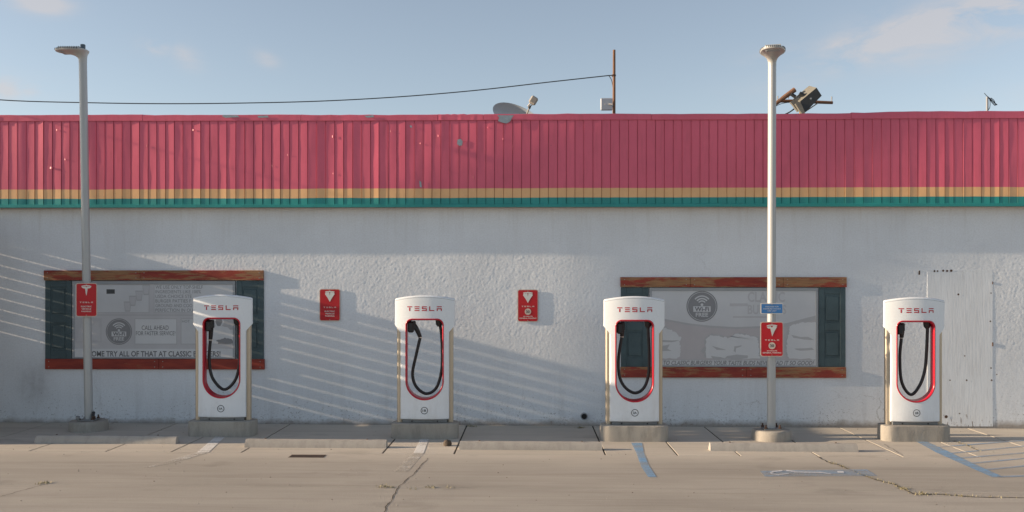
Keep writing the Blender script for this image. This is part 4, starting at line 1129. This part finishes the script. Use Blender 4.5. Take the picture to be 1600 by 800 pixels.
def lamp(pxb, pyb, pxt, pyt, pier_px, headrot, label, seed, pylean_y=.0):
    g = ground(pxb, pyb); Y = g.y + .26
    c = at(pxb, 650, Y); X = c.x
    t = thing('street_lamp', label, 'lamp post', (X, Y, gz(X)), 0, 'grey lamp posts on round concrete footings')
    H_ = at(pxt, pyt, Y).z - gz(X)
    tx = at(pxt, pyt, Y).x - X
    # footing
    rr = random.Random(seed); b = MB(); n = 36; vs = []
    for z_, s_ in ((-.03, 1), (.05, 1.0), (.10, .985), (.128, .965), (.138, .92)):
        for k in range(n):
            a = 2 * PI * k / n; R_ = pier_px * s_ * (1 + rr.uniform(-.012, .012)); vs.append((R_ * math.cos(a), R_ * .97 * math.sin(a), z_ + (rr.uniform(-.006, .002) if z_ > .1 else 0)))
    b.add(vs, [(l * n + k, l * n + (k + 1) % n, (l + 1) * n + (k + 1) % n, (l + 1) * n + k) for l in range(4) for k in range(n)] + [tuple(4 * n + k for k in range(n))], M['plinth'])
    b.build('concrete_footing', t, True, 40)
    b = MB(); b.tube([(0, 0, .138), (tx * .5, 0, H_ * .5), (tx, 0, H_ - .150)], .063, M['lamp_pole'], 24, rs=[.057, .055, .053]); b.build('pole', t, True, 50)
    b = MB(); b.box(-.115, .115, -.115, .115, .139, .155, M['grey_metal'], .003); bp = b.build('base_plate', t)
    for sx in (-1, 1):
        for sy in (-1, 1):
            b = MB(); b.tube([(sx * .092, sy * .092, .155), (sx * .092, sy * .092, .205)], .011, M['rust'], 8); b.tube([(sx * .092, sy * .092, .156), (sx * .092, sy * .092, .174)], .021, M['rust'], 6); b.build('anchor_bolt', bp)
    hh = link('head_joint', None, t, (tx, 0, 0), headrot)
    # parts of the head hang directly under the lamp
    bpy.data.objects.remove(hh)
    kids0 = set(t.children)
    lamp_head_parts(t, H_ + .03)
    for o in t.children:
        if o not in kids0: o.location = (tx, 0, 0); o.rotation_euler = (0, 0, headrot)
    return t, X, Y, gz(X)
lampL, LX, LY, LZ = lamp(138.8, 676.5, 129.5, 79, .262, 0.0, 'grey lamp post leaning slightly left, its head pointing left, before the menu poster window', 5)
lampR, RX, RY, RZ = lamp(1205, 691.5, 1206.5, 83, .262, math.radians(78), 'straight grey lamp post with a blue and a red sign, before the burger poster window', 6)
# rust hole and cover at the foot of the left lamp
b = MB(); b.tube([(.072, -.01, .25), (.082, -.045, .21), (.086, -.05, .175)], .022, M['dark_gap'], 8); b.box(.075, .125, -.09, -.055, .156, .205, M['rust'], .008); b.box(-.13, -.08, -.12, -.09, .156, .21, M['grey_metal'], .006); b.build('hand_hole_cover', lampL)

# ================================================================== SIGNS
def rrect(x0, x1, z0, z1, r, n=5):
    P = []
    for cx_, cz_, a0 in ((x1 - r, z0 + r, -90), (x1 - r, z1 - r, 0), (x0 + r, z1 - r, 90), (x0 + r, z0 + r, 180)):
        for i in range(n + 1):
            t = math.radians(a0 + 90 * i / n); P.append((cx_ + r * math.cos(t), cz_ + r * math.sin(t)))
    return P
def emblem(b, cx_, cz_, s, Y, glare_shield, m):
    # T-shaped emblem: curved bar above a tapering stem; on the reflective ones the reflection is drawn as a shield
    top = [(-.5, .40), (-.3, .46), (0, .49), (.3, .46), (.5, .40), (.44, .32), (.25, .37), (0, .39), (-.25, .37), (-.44, .32)]
    b.poly([(cx_ + x_ * s, cz_ + z_ * s) for x_, z_ in top][::-1], Y, m, .001)
    if not glare_shield:
        st = [(0, -.55), (.06, -.28), (.13, .16), (.27, .18), (.40, .22), (.46, .30), (.2, .345), (.06, .345), (0, .27), (-.06, .345), (-.2, .345), (-.46, .30), (-.40, .22), (-.27, .18), (-.13, .16), (-.06, -.28)]
    elif glare_shield == 1:
        st = [(0, -.62), (.22, -.22), (.50, .18), (.40, .32), (.05, .37), (0, .0), (-.05, .37), (-.40, .32), (-.50, .18), (-.22, -.22)]
    else:
        st = [(0.02, -.62), (.22, -.15), (.47, .28), (.3, .36), (.08, .36), (.04, .22), (-.05, .22), (-.1, .34), (-.5, .28), (-.36, .12), (-.14, .1), (-.08, -.2)]
    b.poly([(cx_ + x_ * s, cz_ + z_ * s) for x_, z_ in st], Y, m, .001)
def red_sign(cx_, Y, cz_, wd, ht, kind, glare_shield, label, back=True):
    t = thing('parking_sign', label, 'sign', (cx_, Y, cz_), 0)
    b = MB(); b.poly(rrect(-wd / 2, wd / 2, -ht / 2, ht / 2, .03), -.004, M['sign_cream'], .006)
    b.poly([(p[0], p[1]) for p in rrect(-wd / 2, wd / 2, -ht / 2, ht / 2, .03)][::-1], .002, M['sign_back'])
    b.poly(rrect(-wd / 2 + .009, wd / 2 - .009, -ht / 2 + .009, ht / 2 - .009, .024), -.0055, M['sign_red'])
    b.build('panel', t)
    b = MB(); k = ht / .47
    wm = M['sign_white']; em = M['sign_chrome'] if glare_shield else M['sign_white']
    emblem(b, 0, (.135 if kind == 1 else .128) * k, .145 * k, -.0075, glare_shield, em)
    wordmark(b, 0, -.035 * k if kind == 1 else -.012 * k, .185, .018, lambda x_: -.0065, wm)
    if kind == 1:
        for i, (s, hw) in enumerate((('ELECTRIC', .075), ('VEHICLE', .068), ('PARKING', .068))):
            text(b, s, -hw, hw, (-.103 - i * .034) * k, (-.083 - i * .034) * k, -.0075, wm, bold=.0012)
    else:
        b.disc(0, -.088 * k, .047 * k, -.0075, M['sign_cream'], n=28)
        text(b, '30', -.026, .026, -.108 * k, -.068 * k, -.0085, M['badge_ink'], bold=.001)
        text(b, '30 MINUTE', -.068, .068, -.165 * k, -.150 * k, -.0075, wm, bold=.001)
        text(b, 'GENERAL PARKING', -.124, .124, -.192 * k, -.175 * k, -.0075, wm, bold=.001)
    b.build('print', t)
    for zz in (ht / 2 - .022, -ht / 2 + .020):
        b = MB(); b.tube([(0, -.0095, zz), (0, -.005, zz)], .0065, M['steel'], 8); b.build('bolt', t)
    if back:
        for zz in (ht / 2 - .06, -ht / 2 + .06):
            b = MB(); b.box(-.02, .02, .0025, .022, zz - .012, zz + .012, M['sign_back']); b.build('bracket', t)
    return t
c = at(515.5, 476.5, -.01); red_sign(c.x, -.012, c.z, .305, .470, 1, 1, 'red sign on the wall between the first and second chargers, without a number circle', back=False)
c = at(824.8, 477.5, -.01); red_sign(c.x, -.012, c.z, .300, .470, 2, 1, 'red sign with a number circle on the bare wall between the second and third chargers', back=False)
c = at(135.3, 468.5, LY - .09); red_sign(c.x, LY - .09, c.z, .295, .465, 1, 0, 'red sign with a white T emblem fixed to the left lamp post')
c = at(1206, 530, RY - .09); red_sign(c.x, RY - .09, c.z, .300, .460, 2, 2, 'red sign with a number circle fixed to the right lamp post under a blue sign')
c = at(1206, 482.2, RY - .09)
t = thing('blue_sign', 'small blue sign with three lines of lettering on the right lamp post', 'sign', c)
b = MB(); wd, ht = .295, .140
b.poly(rrect(-wd / 2, wd / 2, -ht / 2, ht / 2, .014), -.004, M['sign_white'], .006); b.poly(rrect(-wd / 2, wd / 2, -ht / 2, ht / 2, .014)[::-1], .002, M['sign_back'])
b.poly(rrect(-wd / 2 + .009, wd / 2 - .009, -ht / 2 + .009, ht / 2 - .009, .008), -.0055, M['sign_blue']); b.build('panel', t)
b = MB(); text(b, 'DESIGNED FOR', -.088, .088, .018, .034, -.007, M['sign_white']); text(b, 'DISABLED ACCESS', -.115, .115, -.010, .006, -.007, M['sign_white']); text(b, 'USE LAST', -.06, .06, -.037, -.021, -.007, M['sign_white']); b.build('print', t)
for zz in (.055, -.055):
    b = MB(); b.tube([(0, -.009, zz), (0, -.005, zz)], .0065, M['steel'], 8); b.build('bolt', t)
b = MB(); b.box(-.02, .02, .0025, .024, -.012, .012, M['sign_back']); b.build('bracket', t)

# ================================================================== WHEEL STOPS
def wheel_stop(x0, x1, pyb, label, seed):
    a, c = ground(x0, pyb), ground(x1, pyb); rr = random.Random(seed)
    X0, X1 = a.x, c.x; Y = (a.y + c.y) / 2; Ln = X1 - X0; cx_ = (X0 + X1) / 2
    b = MB(); n = 24; prof = [(0, -.01), (.008, .03), (.040, .086), (.050, .094), (.105, .095), (.115, .086), (.146, .03), (.15, -.01)]
    vs = []
    for i in range(n + 1):
        t = i / n; e = .0 if 0 < i < n else .006
        for y_, z_ in prof:
            vs.append((-Ln / 2 + Ln * t + (e if i == 0 else -e) * (z_ / .1), y_ + rr.uniform(-.0012, .0012), (z_ + rr.uniform(-.0018, .0012)) * (1 - e * 2)))
    q = len(prof)
    b.add(vs, [(i * q + k, (i + 1) * q + k, (i + 1) * q + k + 1, i * q + k + 1) for i in range(n) for k in range(q - 1)] + [tuple(range(q))[::-1][::-1], tuple(n * q + k for k in range(q))[::-1]], M['stop'])
    t = thing('wheel_stop', label, 'wheel stop', (cx_, Y, gz(cx_)), 0, 'concrete wheel stops in front of the chargers')
    t.rotation_euler = (0, -math.atan(SLOPE), 0)
    b.build('concrete_bar', t, True, 30)
    for s in (-.36, .36):
        b = MB(); b.tube([(s * Ln, .075, .10), (s * Ln, .075, .106)], .012, M['rust'], 8); b.build('pin', t)
wheel_stop(51, 276, 693.3, 'concrete wheel stop left of the first charger, wholly in shade', 1)
wheel_stop(380, 604, 700, 'sunlit concrete wheel stop between the first and second chargers', 2)
wheel_stop(717, 941, 703.5, 'sunlit concrete wheel stop between the second and third chargers', 3)
wheel_stop(1111, 1340, 705.8, 'concrete wheel stop in front of the right lamp post', 4)

# ================================================================== GROUND MARKINGS
def mark(name, polys, m, h=0.004, parent=lot_o, kind=None):
    b = MB()
    for P in polys:
        vs = []
        for p in P:
            g = ground(*p, ) if not isinstance(p, Vector) else p
            vs.append((g.x, g.y, gz(g.x) + h))
        e = sum(vs[i][0] * vs[(i + 1) % len(vs)][1] - vs[(i + 1) % len(vs)][0] * vs[i][1] for i in range(len(vs)))
        b.add(vs if e > 0 else vs[::-1], [tuple(range(len(vs)))], m)
    return b.build(name, parent)
mark('white_line', [[(337, 682.5), (352, 682.5), (326, 707), (308, 707)], ], M['white_line'])
mark('white_line', [[(308, 707), (326, 707), (268, 725), (224, 732)], ], M['white_line2'])
mark('white_line', [[(657, 686), (670, 686), (662, 708), (646, 708)], ], M['white_line'])
mark('white_line', [[(646, 708), (662, 708), (636, 738), (614, 738)], ], M['white_line2'])
mark('blue_line', [[(986, 692), (1003, 692), (1006, 708), (1014, 728), (1026, 746), (1013, 746), (1002, 730), (994, 708)]], M['blue_line'])
mark('blue_line', [[(1432, 690.5), (1449, 690.5), (1480, 705), (1515, 722), (1568, 746), (1550, 746), (1500, 724), (1462, 707)]], M['blue_line'])
hz = [((1464, 699), (1600, 688.5)), ((1487, 708.5), (1600, 697.5)), ((1500, 716), (1600, 708)), ((1520, 724), (1600, 716.5)), ((1542, 734), (1600, 728.5)), ((1560, 745.5), (1600, 744))]
for (a, c) in hz:
    g0, g1 = ground(*a), ground(*c); d = (g1 - g0).normalized(); g1 = g0 + d * 3.2
    w_ = Vector((0, .035, 0))
    mark('blue_hatch_line', [[g0 - w_, g1 - w_, g1 + w_, g0 + w_]], M['blue_line2'])
# wheelchair symbol field
mark('symbol_field', [[(1187, 736), (1354, 733.6), (1371, 744), (1195, 745)]], M['blue_line2'])
b_ = []
def gq(x0, y0, x1, y1, t=1.0):
    return [(x0, y0 - t), (x1, y1 - t), (x1 + 1, y1 + t), (x0 + 1, y0 + t)]
mark('wheelchair_symbol', [gq(1206, 738, 1222, 736.4, .7), gq(1203, 740, 1208, 738, 1.0), gq(1204, 741, 1216, 742.8, .7), gq(1216, 742.6, 1232, 741, .7), gq(1228, 736, 1246, 738.5, .9), gq(1240, 738.5, 1284, 739.4, .9), gq(1282, 739, 1298, 741.8, .7), gq(1308, 738.3, 1318, 738.8, 1.4)], M['symbol_white'], h=.008)

# crack with dry weeds
cr = [(1279, 714), (1293, 722), (1312, 727.5), (1330, 735), (1352, 744), (1376, 752), (1398, 757), (1412, 764), (1432, 773.5), (1465, 772), (1500, 775), (1520, 776.5), (1600, 778)]
def crack(pts, wpx, m, name, h=.003):
    P = []; rr = random.Random(len(pts))
    G = []
    for i in range(len(pts) - 1):
        for k in range(6):
            t = k / 6; G.append(ground(pts[i][0] + (pts[i + 1][0] - pts[i][0]) * t, pts[i][1] + (pts[i + 1][1] - pts[i][1]) * t))
    G.append(ground(*pts[-1])); b = MB(); vs = []
    for i, g in enumerate(G):
        d = (G[min(i + 1, len(G) - 1)] - G[max(i - 1, 0)]).normalized(); nn = Vector((-d.y, d.x, 0)); j = rr.uniform(-.012, .012); w_ = wpx * rr.uniform(.4, 1.2)
        for s in (-1, 1): q = g + nn * (j + s * w_); vs.append((q.x, q.y, gz(q.x) + h))
    b.add(vs, [(2 * i, 2 * i + 1, 2 * i + 3, 2 * i + 2)[::-1] for i in range(len(G) - 1)], m)
    return b.build(name, lot_o), G
_, G1 = crack(cr, .012, M['joint'], 'crack')
_, G2 = crack([(669, 716), (655, 732), (640, 746), (622, 762), (612, 780), (600, 799), (592, 812)], .0055, M['joint'], 'crack')
_, G3 = crack([(0, 776), (30, 768), (70, 757)], .004, M['joint'], 'crack')
_, G4 = crack([(1382, 694), (1396, 703), (1411, 712)], .004, M['joint'], 'crack')
_, G5 = crack([(1490, 689), (1511, 696), (1530, 705)], .007, M['joint'], 'crack')
b = MB(); rr = random.Random(2)
def blades(g, n, h, sp):
    for _ in range(n):
        p = Vector((g.x + rr.gauss(0, sp), g.y + rr.gauss(0, sp), gz(g.x))); a = rr.uniform(0, 2 * PI); l = h * rr.uniform(.4, 1.2)
        d = Vector((math.cos(a), math.sin(a), 0)); s = Vector((-d.y, d.x, 0)) * .003
        q = p + d * l * .4 + Vector((0, 0, l * .6)); e = p + d * l * .95 + Vector((0, 0, l * .75))
        b.add([p - s, p + s, q + s, q - s, e], [(0, 1, 2, 3), (3, 2, 4)], M['weed'])
for g in G1[6:]:
    blades(g, rr.choice((1, 3, 6, 9)), .022, .018)
for g in G5: blades(g, 4, .02, .01)
for px, py, n in ((598, 761, 40), (612, 762, 15), (672, 762, 26), (72, 755, 40), (64, 756, 14), (643, 764, 8), (700, 763, 8), (908, 668.5, 40), (905, 669, 30), (540, 661, 20), (735, 666, 30), (742, 667, 20), (1412, 764, 40), (1440, 772, 50)):
    blades(ground(px, py), n, .03, .03)
tag(b.build('crack_weeds'), 'small dry yellow weeds growing in the cracks of the car park', 'weeds', kind='stuff')
# metal drain grate
a, c = ground(450, 715), ground(510, 711)
t = thing('drain_grate', 'flat rusty metal drain grate set in the car park left of the second charger', 'drain', ((a.x + c.x) / 2, (a.y + c.y) / 2, gz((a.x + c.x) / 2)))
hw_, hd_ = (c.x - a.x) / 2, .085
b = MB(); b.box(-hw_, hw_, -hd_, hd_, .001, .002, M['dark_gap']); b.build('pit', t)
b = MB(); b.box(-hw_, hw_, -hd_, -hd_ + .012, .0025, .005, M['rust']); b.box(-hw_, hw_, hd_ - .012, hd_, .0025, .005, M['rust']); b.build('frame', t)
for i in range(14):
    xx = -hw_ + .012 + (2 * hw_ - .024) * i / 13
    b = MB(); b.box(xx - .007, xx + .007, -hd_ + .013, hd_ - .013, .0025, .004, M['rust']); b.build('bar', t)
# brown lump beside the third wheel stop
g = ground(698.5, 697.5)
b = MB(); rr = random.Random(9); vs = []; n1, n2 = 9, 6
for i in range(n2 + 1):
    ph = PI / 2 * i / n2
    for k in range(n1):
        th = 2 * PI * k / n1; r = 1 + rr.uniform(-.14, .12)
        vs.append((.056 * r * math.cos(th) * math.cos(ph) ** .45, .05 * r * math.sin(th) * math.cos(ph) ** .45, .078 * math.sin(ph) * (1 + rr.uniform(-.06, .06)) - .004))
b.add(vs, [(i * n1 + k, i * n1 + (k + 1) % n1, (i + 1) * n1 + (k + 1) % n1, (i + 1) * n1 + k) for i in range(n2) for k in range(n1)], M['lump'])
o = b.build('stone', None, True, 40, loc=(g.x, g.y + .05, gz(g.x)))
tag(o, 'small dark brown lump of stone on the pavement right of the second charger', 'stone')
# a few pebbles and specks of litter
b = MB(); rr = random.Random(21)
for _ in range(260):
    px, py = rr.uniform(-20, 1620), 664 + 136 * rr.random() ** 1.3
    g = ground(px, py); s = rr.uniform(.003, .009)
    if g.y > -.03: continue
    z0 = gz(g.x)
    b.add([(g.x - s, g.y, z0), (g.x, g.y - s, z0), (g.x + s * 1.3, g.y, z0), (g.x, g.y + s, z0), (g.x, g.y, z0 + s * .9)], [(0, 1, 4), (1, 2, 4), (2, 3, 4), (3, 0, 4)], rr.choice((M['lump'], M['plinth'], M['flood_beige'])))
tag(b.build('gravel'), 'loose grit scattered over the concrete', 'gravel', kind='stuff')
